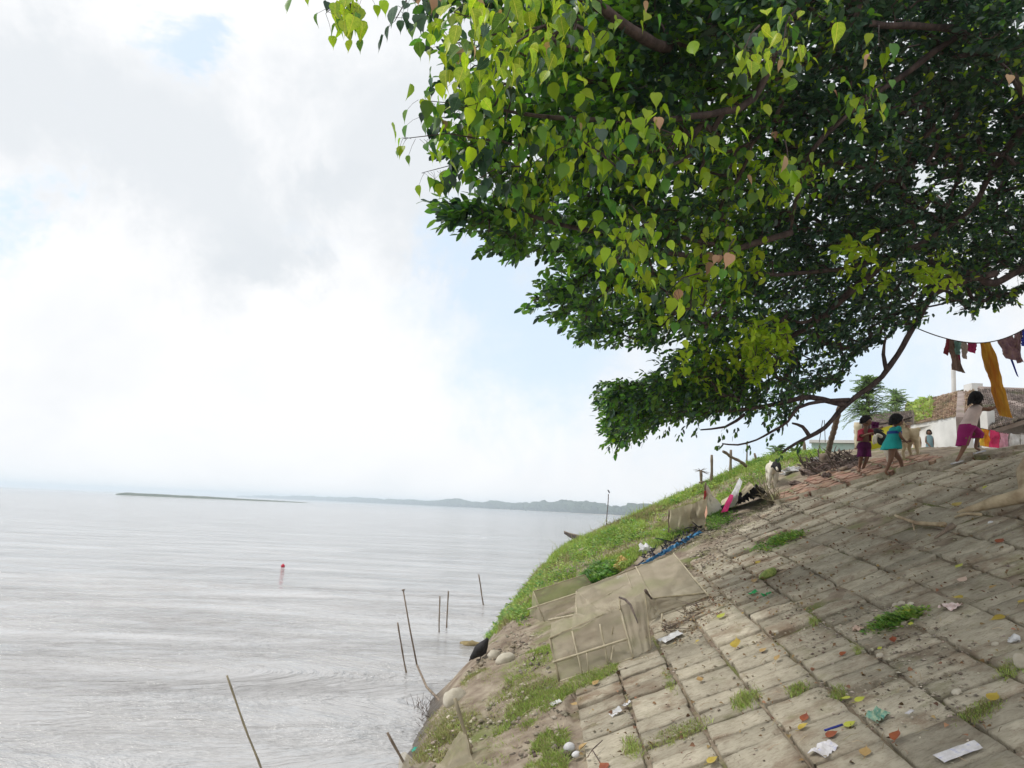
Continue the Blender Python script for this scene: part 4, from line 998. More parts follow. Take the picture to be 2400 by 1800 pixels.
def goat_pied():
    base = hit(2085, 1092); Z = dep(base)-.05; c = lambda a, b, d=0: P(a, b, Z)+np.array([0, d, 0])
    t = empty('goat', base, 'black and white goat rearing on its hind legs between the boy and the girl', 'goat')
    J = dict(pel=(c(2083, 1056), .115), sp=(c(2077, 1044), .12), a0=(c(2085, 1071, -.06), .055), a1=(c(2080, 1078, -.07), .033), a2=(c(2086, 1086, -.06), .024), a3=(c(2083, 1093, -.08), .024), b0=(c(2089, 1070, .07), .055), b1=(c(2086, 1078, .07), .033), b2=(c(2090, 1086, .07), .024), b3=(c(2087, 1092, .05), .024), t0=(c(2091, 1056), .02), t1=(c(2095, 1052), .01))
    E = [('pel', 'sp'), ('pel', 'a0'), ('a0', 'a1'), ('a1', 'a2'), ('a2', 'a3'), ('pel', 'b0'), ('b0', 'b1'), ('b1', 'b2'), ('b2', 'b3'), ('pel', 't0'), ('t0', 't1')]
    skin('body', J, E, m_cream, t)
    J = dict(sp=(c(2076, 1042), .118), ch=(c(2068, 1028), .11), nk=(c(2060, 1017), .07), hd=(c(2054, 1009), .055), q=(c(2047, 1009, -.02), .03))
    skin('forequarters', J, [('sp', 'ch'), ('ch', 'nk'), ('nk', 'hd'), ('hd', 'q')], m_black, t)
    for d, x in ((-.06, 2047), (.06, 2052)):
        J = dict(a=(c(2064, 1026, d), .04), b=(c(x+3, 1018, d*1.3), .028), cc=(c(x, 1030, d*1.3), .022), e=(c(x+1, 1041, d*1.3), .02)); skin('foreleg', J, [('a', 'b'), ('b', 'cc'), ('cc', 'e')], m_cream, t)
        mb = MB(); A = c(2058, 1007, d*1.2); B = c(2064, 1013, d*1.6); mb.loft([ring(A, .015, .01, 8), ring((A+B)/2, .03, .012, 8), ring(B, .01, .006, 8)]); mb.build('ear', m_black, t, True)
goat_pied()
def crow():
    base = hit(1130, 1545); Z = dep(base); c = lambda a, b, d=0: P(a, b, Z)+np.array([0, d, 0])
    t = empty('crow', base, 'black crow bending down to drink at the water\'s edge', 'bird')
    pts = [c(1104, 1543), c(1108, 1539), c(1114, 1533), c(1121, 1527), c(1129, 1520), c(1135, 1511), c(1140, 1502), c(1143, 1496)]
    mb = MB(); mb.tube(pts, [.026, .038, .055, .085, .092, .062, .034, .02], 14); mb.build('body', m_black, t, True)
    mb = MB(); mb.tube([c(1104, 1543), c(1100.5, 1547), c(1099, 1549)], [.018, .01, .002], 6); mb.build('beak', m_horn, t, True)
    for d in (-.075, .075):
        mb = MB(); A = c(1117, 1527, d); B = c(1130, 1514, d*1.1); Cc = c(1141, 1499, d*.6); mb.tube([A, (A+B)/2, B, Cc], [.03, .06, .055, .012], 10); mb.build('wing', m_black, t, True)
        mb = MB(); mb.tube([c(1126, 1530, d*.5), c(1127, 1539, d*.5), c(1125, 1546, d*.5)], [.014, .007, .006], 5)
        for k in (-.03, 0, .03): mb.tube([c(1125, 1546, d*.5), c(1125, 1546, d*.5)+(-.05, k, -.005)], [.006, .003], 4)
        mb.build('leg', m_horn, t, True)
crow()
# ================================================================== THINGS ON THE BANK
def cloth(name, corners, mat, parent=None, nu=8, nv=8, wave=.02, freq=3.0, sag=0.0, seed=0, th=0.0):
    """corners: TL, TR, BR, BL world points; a rumpled sheet"""
    TL, TR, BR, BL = [np.asarray(q, float) for q in corners]; n = np.cross(TR-TL, BL-TL); n /= np.linalg.norm(n); vs = []; fs = []
    for j in range(nv+1):
        for i in range(nu+1):
            a = i/nu; b = j/nv; p = (TL*(1-a)+TR*a)*(1-b)+(BL*(1-a)+BR*a)*b
            w = wave*(mnoise.noise(Vector((a*freq*2+seed, b*freq*.6, seed*1.7)))+.5*mnoise.noise(Vector((a*freq*5, b*freq*2+seed, 3))))*2
            p = p+n*w*(.35+.65*math.sin(math.pi*min(1, max(0, b*.9+.05)))) - np.array([0, 0, sag*math.sin(math.pi*a)*math.sin(math.pi*b)]); vs.append(tuple(p))
    for j in range(nv):
        for i in range(nu): k = j*(nu+1)+i; fs.append((k, k+1, k+nu+2, k+nu+1))
    mb = MB(); mb.add(vs, fs); o = mb.build(name, mat, parent, True)
    if th: sd = o.modifiers.new('t', 'SOLIDIFY'); sd.thickness = th; sd.offset = 0
    return o
def stick(name, a, b, r0, r1, mat, label=None, cat=None, group=None, parent=None, bend=.02, knots=True, n=6):
    a = V(a); b = V(b); k = max(4, int((b-a).length/.12)); pts = []; rad = []
    for i in range(k+1):
        t = i/k; p = a.lerp(b, t); p += Vector((mnoise.noise(a*5+Vector((t*2.5, 0, 0))), mnoise.noise(b*5+Vector((0, t*2.5, 0))), 0))*bend*(b-a).length*math.sin(math.pi*t)*2
        pts.append(p); rad.append((r0*(1-t)+r1*t)*(1+(.22 if knots and i % 3 == 1 else 0)))
    mb = MB(); mb.tube(pts, rad, n); o = mb.build(name, mat, parent, True)
    return tag(o, label, cat, group)
# ---- net traps
H = hit
def frame_net(label, panels, bars, base, mats=m_net):
    t = empty('net_trap', base, label, 'fishing net', 'framed net traps drying on the bank')
    for i, (cs, w) in enumerate(panels): cloth('net_panel', cs, mats, t, 10, 10, w, 3, 0, i*3.3+base[0])
    for i, (a, b, r) in enumerate(bars): stick('bamboo_bar', a, b, r, r*.9, m_netedge if i % 3 else m_bamboo, parent=t, bend=.006, n=5)
    return t
a1, a2, a3, a4 = H(1250, 1386, .42), H(1369, 1347, .42), H(1392, 1376, .05), H(1262, 1430, .08)
a5, a6 = H(1350, 1392, .35), H(1277, 1458, .02)
frame_net('small pale net trap lying highest on the grass, leftmost of the net traps', [((a1, a2, a3, a4), .02), ((H(1262, 1424, .25), H(1350, 1391, .38), H(1348, 1418, .1), a6), .02), ((a1, H(1262, 1424, .25), a6, H(1240, 1448, .0)), .02)],
          [(a1, a2, .009), (H(1236, 1428, .2), H(1352, 1390, .38), .011), (a1, a6, .008), (H(1262, 1424, .25), a6, .009), (a2, a3, .008)], a6)
b1, b2, b3, b4 = H(1352, 1384, .5), H(1578, 1297, .42), H(1661, 1397, .03), H(1545, 1440, .02)
bm = H(1490, 1328, .46); bn = H(1528, 1402, .26); bl = H(1392, 1432, .4)
frame_net('long net trap with a taut clear end, rightmost of the net traps', [((b1, bm, bn, bl), .03), ((bm, b2, H(1652, 1390, .08), bn), .015), ((bn, H(1652, 1390, .08), b3, b4), .04), ((H(1511, 1383, .42), bn, b4, H(1515, 1470, .02)), .05)],
          [(b1, b2, .011), (bm, bn, .012), (b2, b3, .012), (bn, H(1652, 1390, .08), .012), (H(1375, 1420, .4), H(1470, 1368, .4), .007), (H(1466, 1340, .45), H(1480, 1376, .4), .006), (b4, b3, .01), (H(1523, 1325, .4), H(1552, 1392, .2), .007), (H(1552, 1438, .15), H(1550, 1472, .0), .012)], b4)
c1, c2, c3, c4 = H(1288, 1496, .5), H(1420, 1438, .52), H(1484, 1541, .03), H(1311, 1597, .02)
d1, d2, d3 = H(1452, 1403, .62), H(1511, 1384, .6), H(1526, 1522, .05)
e1 = H(1351, 1386, .54); e2 = H(1352, 1440, .52); ex = H(1290, 1458, .42)
frame_net('boxy net trap with a ladder of bamboo bars, nearest of the net traps', [((c1, H(1453, 1425, .55), c3, c4), .03), ((H(1453, 1425, .55), d2, d3, c3), .04), ((e1, H(1400, 1425, .5), H(1440, 1430, .53), H(1340, 1478, .52)), .03), ((H(1400, 1422, .5), d1, H(1453, 1427, .54), H(1430, 1436, .54)), .04), ((ex, e2, H(1400, 1446, .52), c1), .03)],
          [(c1, H(1420, 1438, .52), .015), (H(1296, 1552, .24), H(1470, 1497, .26), .015), (c4, c3, .011), (c1, c4, .014), (H(1341, 1479, .5), H(1364, 1578, .05), .011), (H(1406, 1462, .5), H(1425, 1556, .05), .011), (H(1436, 1470, .4), H(1432, 1530, .1), .008), (H(1453, 1425, .55), c3, .014), (e1, e2, .01), (d1, H(1453, 1428, .55), .009), (e1, H(1374, 1430, .5), .008),
           (H(1375, 1530, .27), H(1380, 1575, .05), .007), (d2, d3, .008), (H(1286, 1453, .42), e2, .013), (H(1437, 1515, .2), H(1432, 1548, .1), .008)], c4)
mb = MB(); A = H(1452, 1400, .63); B = H(1478, 1418, .6); Cc = H(1495, 1460, .5); mb.tube([A, (A+B)/2+np.array([0, 0, .02]), B, Cc], [.012, .014, .012, .006], 6)
o = mb.build('bent_hoop', m_wooddark, None, True); tag(o, 'dark bent wooden hoop arched over the nearest net trap', 'hoop')
stick('wooden_peg', H(1512, 1383, .62), H(1527, 1403, .45), .018, .01, m_wooddark, 'short dark wooden peg poking out between the two biggest net traps', 'peg')
# ---- net and sticks at the waterline, bottom of the picture
t = empty('landing_net', H(1105, 1795), 'tan cloth net pulled to a point on crossed sticks beside the water', 'fishing net')
cloth('net_cloth', (H(1078, 1712, .28), H(1092, 1722, .26), H(1108, 1790, .02), H(1010, 1815, .0)), m_net, t, 8, 8, .03, 3, 0, 4)
stick('bamboo_pole', H(1066, 1636, .62), H(1105, 1772, .02), .018, .02, m_bamboo, parent=t)
t = empty('landing_net', H(965, 1812), 'pale net hanging into the water from a slanting stick at the bottom of the shore', 'fishing net')
cloth('net_cloth', (H(940, 1765, .12), H(950, 1762, .12), H(1010, 1815, .0), H(925, 1830, -.02)), m_net, t, 6, 6, .03, 3, 0, 9)
def wp_(px, py, z=0.0):
    d = ray(px, py); t_ = (z-CAMH)/d[2]; return C_+t_*d
def water_pole(top, bot, r, label, mat=m_wood, bend=.012, lean=0.0):
    B = wp_(*bot); Z = dep(B); A = P(top[0], top[1], Z+lean); B2 = B+(B-A)*.25
    return stick('water_stake', A, B2, r*.9, r, mat, label, 'pole', 'stakes standing in the shallow water', bend=bend)
water_pole((532, 1583), (640, 1878), .0105, 'long pale bamboo stake leaning in open water, farthest from the bank', m_bamboo)
mb = MB(); q = P(532, 1583, dep(wp_(640, 1878))); mb.tube([q+np.array([-.03, 0, .0]), q+np.array([.03, 0, .02])], [.012, .012], 6); o = mb.build('crosspiece_tip', m_wooddark, None); bpy.data.objects.remove(o)
water_pole((932, 1459), (953, 1578), .015, 'short dark stake nearly upright left of the long bent one')
B = wp_(1012, 1640); Zb = dep(B)
mb = MB(); Zt = dep(wp_(976, 1600)); mb.tube([P(945, 1383, Zt), P(960, 1470, Zt), P(977, 1558, Zt)], [.011, .014, .016], 6); mb.tube([P(977, 1558, Zt), P(1000, 1610, Zt-.8), P(1027, 1638, Zt-1.4), H(1105, 1752, .02)], [.016, .018, .02, .02], 6); mb.tube([P(942, 1383, Zt), P(949, 1382, Zt)], [.012, .012], 5)
o = mb.build('bent_bamboo', m_wood, None, True); tag(o, 'tall bent bamboo pole kinked at the waterline and running down to the bank', 'pole')
water_pole((1031, 1397), (1029, 1482), .016, 'left one of two upright stakes standing close together', bend=.005)
water_pole((1051, 1385), (1047, 1471), .017, 'right one of two upright stakes standing close together', bend=.005)
water_pole((1122, 1346), (1133, 1418), .02, 'single slanting stake just off the weedy bank edge', bend=.005)
water_pole((908, 1717), (960, 1812), .016, 'stake slanting out of the water beside the lowest net', bend=.006)
# pole with a bird far out behind the grass, boat and float
B = wp_(1419, 1262); Z = dep(B); stick('mooring_pole', P(1426, 1158, Z), B+np.array([0, 0, -.4]), .05, .06, m_wooddark, 'tall thin mooring pole with a small bird perched on top', 'pole', bend=.01)
t = empty('perched_bird', P(1426, 1156, Z), 'small dark bird perched on the tall mooring pole', 'bird')
s = Z/FPX
J = dict(b=(P(1427, 1152, Z), 1.9*s), h=(P(1425, 1148.5, Z), 1.3*s), t=(P(1429, 1156, Z), .8*s)); skin('body', J, [('b', 'h'), ('b', 't')], m_black, t, 1)
mb = MB(); mb.tube([P(1425, 1148.5, Z), P(1422.5, 1149, Z)], [.8*s, .1*s], 5); mb.build('beak', m_horn, t)
def boat():
    B = wp_(1395, 1284); Z = dep(B); t = empty('rowing_boat', B, 'dark wooden boat prow rising behind the grassy bank', 'boat')
    s = Z/FPX; mb = MB(); rings = []
    for i in range(13):
        q = i/12; px = 1322+q*150; w = (1-(1-min(1, q*2.2))**2)*.75+.02; top = 1246+14*min(1, q*2.6)**.7-5*max(0, q-.7); bot = 1251+26*min(1, q*3)**.8
        c = P(px, top, Z); cb = P(px, bot, Z); dz = c[2]-cb[2]
        rings.append([tuple(c+np.array([0, -w, 0])), tuple(c+np.array([0, -w*.8, -dz*.6])), tuple(cb+np.array([0, -w*.3, 0])), tuple(cb+np.array([0, w*.3, 0])), tuple(c+np.array([0, w*.8, -dz*.6])), tuple(c+np.array([0, w, 0])), tuple(c+np.array([0, w*.85, -.04])), tuple(c+np.array([0, 0, -dz*.5])), tuple(c+np.array([0, -w*.85, -.04]))])
    mb.loft(rings); mb.build('hull', m_wooddark, t)
    for sgn in (-1, 1):
        mb = MB(); mb.tube([np.array(r[0 if sgn < 0 else 5])+np.array([0, 0, .03]) for r in rings], .05, 5); mb.build('gunwale', m_wood, t)
    for q in (5, 8, 10):
        mb = MB(); a = np.array(rings[q][0]); b = np.array(rings[q][5]); mb.box(V((a+b)/2+np.array([0, 0, -.1])), (.25, np.linalg.norm(a-b), .05)); mb.build('bench', m_wood, t)
boat()
B = wp_(663, 1329); s = dep(B)/FPX; mb = MB(); mb.ell(B+np.array([0, 0, 2.2*s]), (4.6*s, 4.6*s, 4.6*s), nu=16, nv=10); mb.tube([B+np.array([0, 0, 6*s]), B+np.array([0, 0, 8.0*s])], [1.2*s, 1.0*s], 8)
m_red = solid('red_float', (.50, .02, .05), .4); tag(mb.build('float', m_red, None, True), 'round red float bobbing alone on the open river', 'buoy')

# ---- pale boulders at the water's edge
m_rock = pmat('pale_stone', (.42, .38, .30), (.58, .54, .45), scale=5, rough=.9, bump=.5, bscale=18)
def boulder(px, py, rx, ry, label, h=1.0, sq=.35, seed=0, mat=m_rock, name='boulder', cat='rock', group=None, tilt=.35):
    b = H(px, py+ry*.6); Z = dep(b); s = Z/FPX; bm = MB()
    c = P(px, py, Z); bm.ell(c, (rx*s, rx*s*.8, ry*s*h), Matrix.Rotation(tilt, 3, 'Y').transposed(), 22, 14, 0, sq*.3)
    bm.v = [tuple(np.array(v)+.10*rx*s*np.array(mnoise.noise_vector(Vector(v)*(.7/(rx*s))+Vector((seed, 0, 0))))) for v in bm.v]
    return tag(bm.build(name, mat, None, True), label, cat, group)
boulder(1067, 1637, 31, 20, 'big pale boulder at the waterline under the crossed sticks', 1.1, .5, 1)
boulder(1158, 1535, 15, 12, 'small pale boulder right behind the crow', 1, .5, 2)
boulder(1185, 1545, 24, 14, 'rounded pale boulder touching the smaller one behind the crow', 1, .5, 3)

# ---- cloths drying on the far grass
m_tancloth = pmat('tan_sacking', (.52, .45, .32), (.66, .59, .44), scale=5, rough=.95, bump=.3, bscale=50, trans=.1); m_wcloth = pmat('off_white_cloth', (.68, .64, .56), (.80, .77, .70), scale=3, rough=.9, trans=.15)
m_mag2 = solid('magenta_border', (.33, .012, .09), .8); m_redband = solid('red_band', (.55, .04, .06), .8); m_tarp = pmat('black_tarp', (.012, .010, .02), (.04, .035, .05), scale=8, rough=.5, bump=.4)
t = empty('tan_cloth', H(1600, 1260), 'tan sacking sheet propped on the grass at the left of the white cloths', 'cloth'); 
cloth('sheet', (H(1568, 1196, .55), H(1622, 1180, .6), H(1618, 1242, .02), H(1566, 1258, 0)), m_tancloth, t, 10, 8, .05, 4, 0, 1)
cloth('sheet', (H(1622, 1180, .6), H(1653, 1170, .65), H(1650, 1240, .02), H(1618, 1242, .02)), m_tancloth, t, 8, 8, .09, 5, 0, 2); stick('prop', H(1568, 1194, .58), H(1566, 1262, 0), .012, .012, m_wood, parent=t)
t = empty('white_cloth', H(1670, 1205), 'off white cloth peaked like a tent with a narrow red band', 'cloth'); pk = H(1655, 1137, .85)
cloth('sheet', (pk, H(1658, 1139, .85), H(1694, 1192, .1), H(1655, 1212, .05)), m_wcloth, t, 8, 8, .04, 3, 0, 3)
cloth('red_band', (H(1650, 1150, .75), H(1655, 1150, .75), H(1655, 1178, .4), H(1649, 1178, .4)), m_redband, t, 3, 5, .01); stick('prop', H(1654, 1132, .9), H(1653, 1215, 0), .014, .014, m_wood, parent=t)
cloth('peach_panel', (H(1649, 1180, .4), H(1656, 1180, .4), H(1655, 1235, .02), H(1646, 1240, .02)), solid('peach', (.6, .34, .24)), t, 3, 5, .02)
t = empty('white_cloth', H(1715, 1195), 'white cloth with a wide magenta border pegged on a slant', 'cloth'); 
cloth('sheet', (H(1733, 1119, .7), H(1740, 1130, .65), H(1722, 1186, .16), H(1694, 1196, .16)), m_white, t, 6, 8, .03, 3, 0, 7); cloth('magenta_border', (H(1711, 1158, .46), H(1719, 1160, .46), H(1706, 1198, .2), H(1688, 1202, .2)), m_mag2, t, 3, 6, .01)
t = empty('black_tarpaulin', H(1760, 1170), 'shiny black tarpaulin heaped under a tan sheet at the edge of the grass', 'tarpaulin')
cloth('sheet', (H(1735, 1160, .35), H(1772, 1135, .5), H(1800, 1155, .05), H(1728, 1182, .02)), m_tarp, t, 14, 10, .1, 6, 0, 5); cloth('sheet', (H(1690, 1188, .2), H(1740, 1158, .3), H(1735, 1178, .02), H(1690, 1200, .0)), m_tarp, t, 10, 6, .08, 6, 0, 8)
cloth('tan_flap', (H(1738, 1150, .5), H(1755, 1128, .65), H(1768, 1140, .55), H(1738, 1165, .38)), m_tancloth, t, 6, 6, .03, 4)
cloth('tan_flap', (H(1690, 1175, .35), H(1720, 1155, .42), H(1722, 1162, .38), H(1690, 1184, .3)), m_tancloth, t, 6, 4, .03, 4)
m_blue = pmat('blue_plastic', (.03, .17, .42), (.12, .38, .62), scale=10, rough=.4, bump=.4); 
t = empty('blue_plastic_strip', H(1575, 1285), 'crumpled strip of blue plastic sheeting along the edge of the grass', 'plastic sheet')
for i, (a, b, w) in enumerate((((1505, 1322), (1560, 1290), 9), ((1545, 1300), (1600, 1268), 13), ((1585, 1276), (1640, 1246), 8))):
    cloth('sheet', (H(a[0], a[1]-w*.3, .09), H(b[0], b[1]-w*.3, .09), H(b[0]+3, b[1]+w*.3, .04), H(a[0]+3, a[1]+w*.3, .04)), m_blue, t, 18, 6, .07, 8, 0, i*4)
t = empty('dark_netting', H(1540, 1305), 'heap of dark torn netting tangled behind the blue plastic', 'netting'); mb = MB()
for i in range(60):
    q = random.random(); a = H(1505+q*140+random.uniform(-6, 6), 1312-q*76+random.uniform(-12, 4), random.uniform(.02, .12)); b = a+rv(.12)*np.array([1, 1, .5]); mb.tube([a, (a+b)/2+rv(.03), b], [.012, .014, .005], 4)
mb.build('strand', m_tarp, t)['kind'] = 'stuff'
def crumple(px, py, rx, ry, mat, name, label, cat, group=None, amp=.5, seed=0, sink=.35):
    b = H(px, py+ry*.5); Z = dep(b); s = Z/FPX; mb = MB(); n = 16; nv = 11; vs = []; fs = []
    c = Vector(P(px, py, Z)); r = rx*s
    for j in range(nv+1):
        for i in range(n):
            th = math.pi*j/nv; ph = 2*math.pi*i/n; v = Vector((math.sin(th)*math.cos(ph), math.sin(th)*math.sin(ph), math.cos(th)))
            k = 1+amp*(mnoise.cell(v*2.3+Vector((seed, 1, 2)))-.5)*.6+amp*mnoise.noise(v*2.5+Vector((seed, 0, 0)))
            vs.append(c+Vector((v.x*r*k, v.y*r*.8*k, v.z*ry*s*k)))
    for j in range(nv):
        for i in range(n): i2 = (i+1) % n; fs.append((j*n+i, (j+1)*n+i, (j+1)*n+i2, j*n+i2))
    mb.add(vs, fs); return tag(mb.build(name, mat, None, False), label, cat, group)
m_yellow = pmat('yellow_sack', (.42, .28, .08), (.62, .45, .18), scale=7, rough=.85, bump=.4); 
crumple(1513, 1290, 17, 15, m_white, 'white_sack', 'bulging white sack at the lower end of the blue plastic', 'sack', amp=.45, seed=3)
crumple(1459, 1318, 15, 15, m_yellow, 'yellow_sack', 'crumpled yellow sack on the grass above the long net trap', 'sack', amp=.5, seed=5)
crumple(1446, 1334, 9, 13, m_yellow, 'yellow_sack', 'limp yellow rag hanging just below the yellow sack', 'rag', amp=.6, seed=6)
crumple(1364, 1290, 9, 6, m_tancloth, 'tan_rag', 'tan rag on the crest of the grass near the boat', 'rag', amp=.6, seed=8)
crumple(1855, 1106, 24, 12, m_white, 'plastic_bags', 'spilled heap of white plastic bags beside the cream goat', 'bag', amp=.8, seed=9)
crumple(1912, 1084, 17, 11, m_white, 'plastic_bags', 'bundle of bluish white plastic bags under the leaning bamboo pole', 'bag', amp=.7, seed=12)
crumple(1452, 1355, 9, 5, m_white, 'white_scrap', 'small white scrap at the upper edge of the long net trap', 'scrap', amp=.7, seed=13)
crumple(1560, 1245, 9, 7, m_white, 'white_scrap', 'white plastic scrap below the tan sacking sheet', 'scrap', amp=.8, seed=14)

# ---- dead wood and flood debris heap at the head of the bank
t = empty('driftwood_heap', H(1960, 1085), 'tangled dark heap of driftwood and roots between the grass and the boy', 'driftwood'); mb = MB()
m_debris = pmat('dark_debris', (.06, .046, .042), (.22, .17, .14), scale=10, rough=.95, bump=.5, island=.4)
for i in range(230):
    q = random.random(); px = 1885+q*125+random.gauss(0, 8); py = 1098-q*10+random.gauss(0, 8)-16*math.sin(q*3.1)*random.random(); hh = random.uniform(0, .2)*math.sin(min(1, q+.2)*3.0)
    a = H(px, min(py, 1120), max(0, hh)); L_ = random.uniform(.08, .35); d = rv(1); d[2] = abs(d[2])*.5+.1; d /= np.linalg.norm(d); b = a+d*L_; mb.tube([a, (a+b)/2+rv(.03), b], [random.uniform(.008, .022)]*2+[.004], 5)
o = mb.build('branches', m_debris, t); o['kind'] = 'stuff'
for i in range(16):
    q = i/15; a = H(1895+q*110, 1108-q*12+random.uniform(-12, 6), .02); mb = MB(); mb.ell(a, (random.uniform(.08, .2), .12, random.uniform(.05, .1)), None, 10, 7, 0, .5); mb.build('clod', m_debris, t)
stick('tree_stump', H(1932, 1100), P(1929, 1064, dep(H(1932, 1100))), .1, .07, m_wood, 'grey broken stump standing in the driftwood heap', 'stump', n=9)
crumple(1866, 1135, 16, 8, m_debris, 'mud_clod', 'dark mud lump on the dirt below the white bags', 'clod', amp=.5, seed=17)
crumple(1938, 1118, 14, 12, m_debris, 'mud_clod', 'dark matted lump below the grey stump', 'clod', amp=.5, seed=18)
stick('fallen_branch', H(1985, 1096, .1), H(1950, 1106, .05), .03, .03, m_wood, 'pale short log lying on the driftwood heap', 'log')
# poles on the skyline
def sky_pole(top, bot, r, label, Z=None, mat=m_wood, cat='pole', group='bare poles along the crest of the grass'):
    b = H(*bot) if Z is None else P(bot[0], bot[1], Z); Zb = dep(b); return stick('crest_pole', P(top[0], top[1], Zb+.02), b+np.array([0, 0, -.1]), r*.8, r, mat, label, cat, group, bend=.008)
sky_pole((1668, 1066), (1667, 1136), .035, 'plain thick pole on the crest just left of the forked pole')
sky_pole((1751, 1036), (1750, 1092), .02, 'thin upright pole on the crest behind the slanting stick')
sky_pole((1713, 1054), (1711, 1112), .035, 'forked pole on the crest between two plain ones')
sky_pole((1768, 1062), (1777, 1083), .03, 'short stub leaning left on the crest')
sky_pole((1883, 1032), (1889, 1068), .04, 'short thick stub at the left end of the driftwood')
stick('slanting_stick', H(1695, 1058, 1.0), H(1748, 1092, .3), .03, .035, m_wood, 'stick slanting down across the crest poles', 'stick')
t = empty('antenna_pole', H(1645, 1142), 'pole with a bushy twig head and crossed stick at its foot', 'pole'); Z = dep(H(1645, 1142)); 
stick('mast', P(1642, 1102, Z), P(1646, 1146, Z), .03, .035, m_wood, parent=t); stick('crosspiece', P(1638, 1131, Z-.02), P(1665, 1126, Z-.02), .02, .015, m_wood, parent=t)
mb = MB()
for i in range(16): a = P(1642, 1103, Z); b = a+np.array([random.uniform(-.22, .26), random.uniform(-.1, .1), random.uniform(-.1, .09)]); mb.tube([a, b], [.012, .004], 4)
mb.build('twig_head', m_wood, t)
# leaning bamboo pole propping the branch
stick('leaning_bamboo', P(1972, 940, 12.6), H(1938, 1072, .0), .045, .055, m_wood, 'long grey bamboo pole leaning from the driftwood up into the tree', 'pole', bend=.004, n=8)
for x0, x1, x2 in ((1928, 1920, 985), (1932, 1934, 985)):
    stick('swing_rope', P(x0, x2, 12.4), P(x1, 1036, 12.6), .006, .006, m_wooddark, 'thin rope dangling straight from the low branch, ' + ('left' if x0 == 1928 else 'right') + ' one of the pair', 'rope', 'ropes hanging from the low branch', bend=.004, knots=False, n=4)
# dead twiggy plants left of the path
for (bx, by, tx, ty) in ((1812, 1178, 1790, 1152), (1818, 1175, 1822, 1150), (1790, 1168, 1770, 1132)):
    t = empty('dry_shrub', H(bx, by), {1812: 'dry leafless shrub leaning left at the goat\'s feet', 1818: 'dry leafless shrub standing upright below the goat', 1790: 'dry leafless shrub beside the black tarpaulin'}[bx], 'shrub'); mb = MB(); a = H(bx, by); b = H(tx, ty, .3)
    for i in range(14):
        e = b+rv(.14); mid = a+(e-a)*.5+rv(.05); mb.tube([a, mid, e], [.012, .008, .003], 4); mb.tube([mid, mid+rv(.12)+np.array([0, 0, .05])], [.005, .002], 3)
    mb.build('stems', m_bamboo, t)
# ---- pale root of the big tree and the dead branch lying below it
def root():
    t = empty('surface_root', H(2400, 1190), 'thick pale surface root running down the paving from the right', 'root')
    pts = [H(2520, 1110, .14), H(2440, 1140, .12), H(2400, 1162, .1), H(2340, 1176, .08), H(2300, 1188, .045), H(2265, 1197, .02), H(2240, 1204, .005)]
    mb = MB(); pv = [V(p) for p in pts]; fine = []
    for i in range(len(pv)-1):
        for k in range(5): fine.append(pv[i].lerp(pv[i+1], k/5)+Vector((mnoise.noise(pv[i]*3+Vector((k, 0, 0))), mnoise.noise(pv[i]*3+Vector((0, k, 0))), 0))*.012)
    n = len(fine); mb.tube(fine, [.115*(1-i/n)**.8*(1+.12*mnoise.noise(fine[i]*6))+.012 for i in range(n)], 12); mb.build('root', m_root, t, True)
    pts = [H(2500, 1040, .3), H(2440, 1075, .25), H(2410, 1110, .2), H(2408, 1145, .12), H(2440, 1180, .05)]
    mb = MB(); mb.tube([V(p) for p in pts], [.26, .18, .13, .09, .06], 12); mb.build('root', m_root, t, True)
    mb = MB(); mb.tube([H(2238, 1212, .02), H(2252, 1207, .05), H(2268, 1204, .03), H(2300, 1206, .02)], [.012, .02, .018, .02], 7); mb.build('rootlet', m_root, t, True)
root()
stick('dead_branch', H(2098, 1208, .05), H(2145, 1225, .04), .016, .022, m_root, 'pale peeled branch tip lying on the paving left of the big root', 'branch')
stick('dead_branch', H(2145, 1226, .04), H(2215, 1230, .03), .022, .03, m_root, 'knobbly pale stick between the peeled tip and the big root', 'branch')
stick('dead_branch', H(2190, 1262, .01), H(2232, 1232, .03), .01, .035, m_wood, 'grey forked root end pointing down below the big root', 'branch')
stick('dead_branch', H(2140, 1228, .03), H(2142, 1242, .01), .012, .008, m_root, 'short side twig under the pale peeled branch', 'branch')

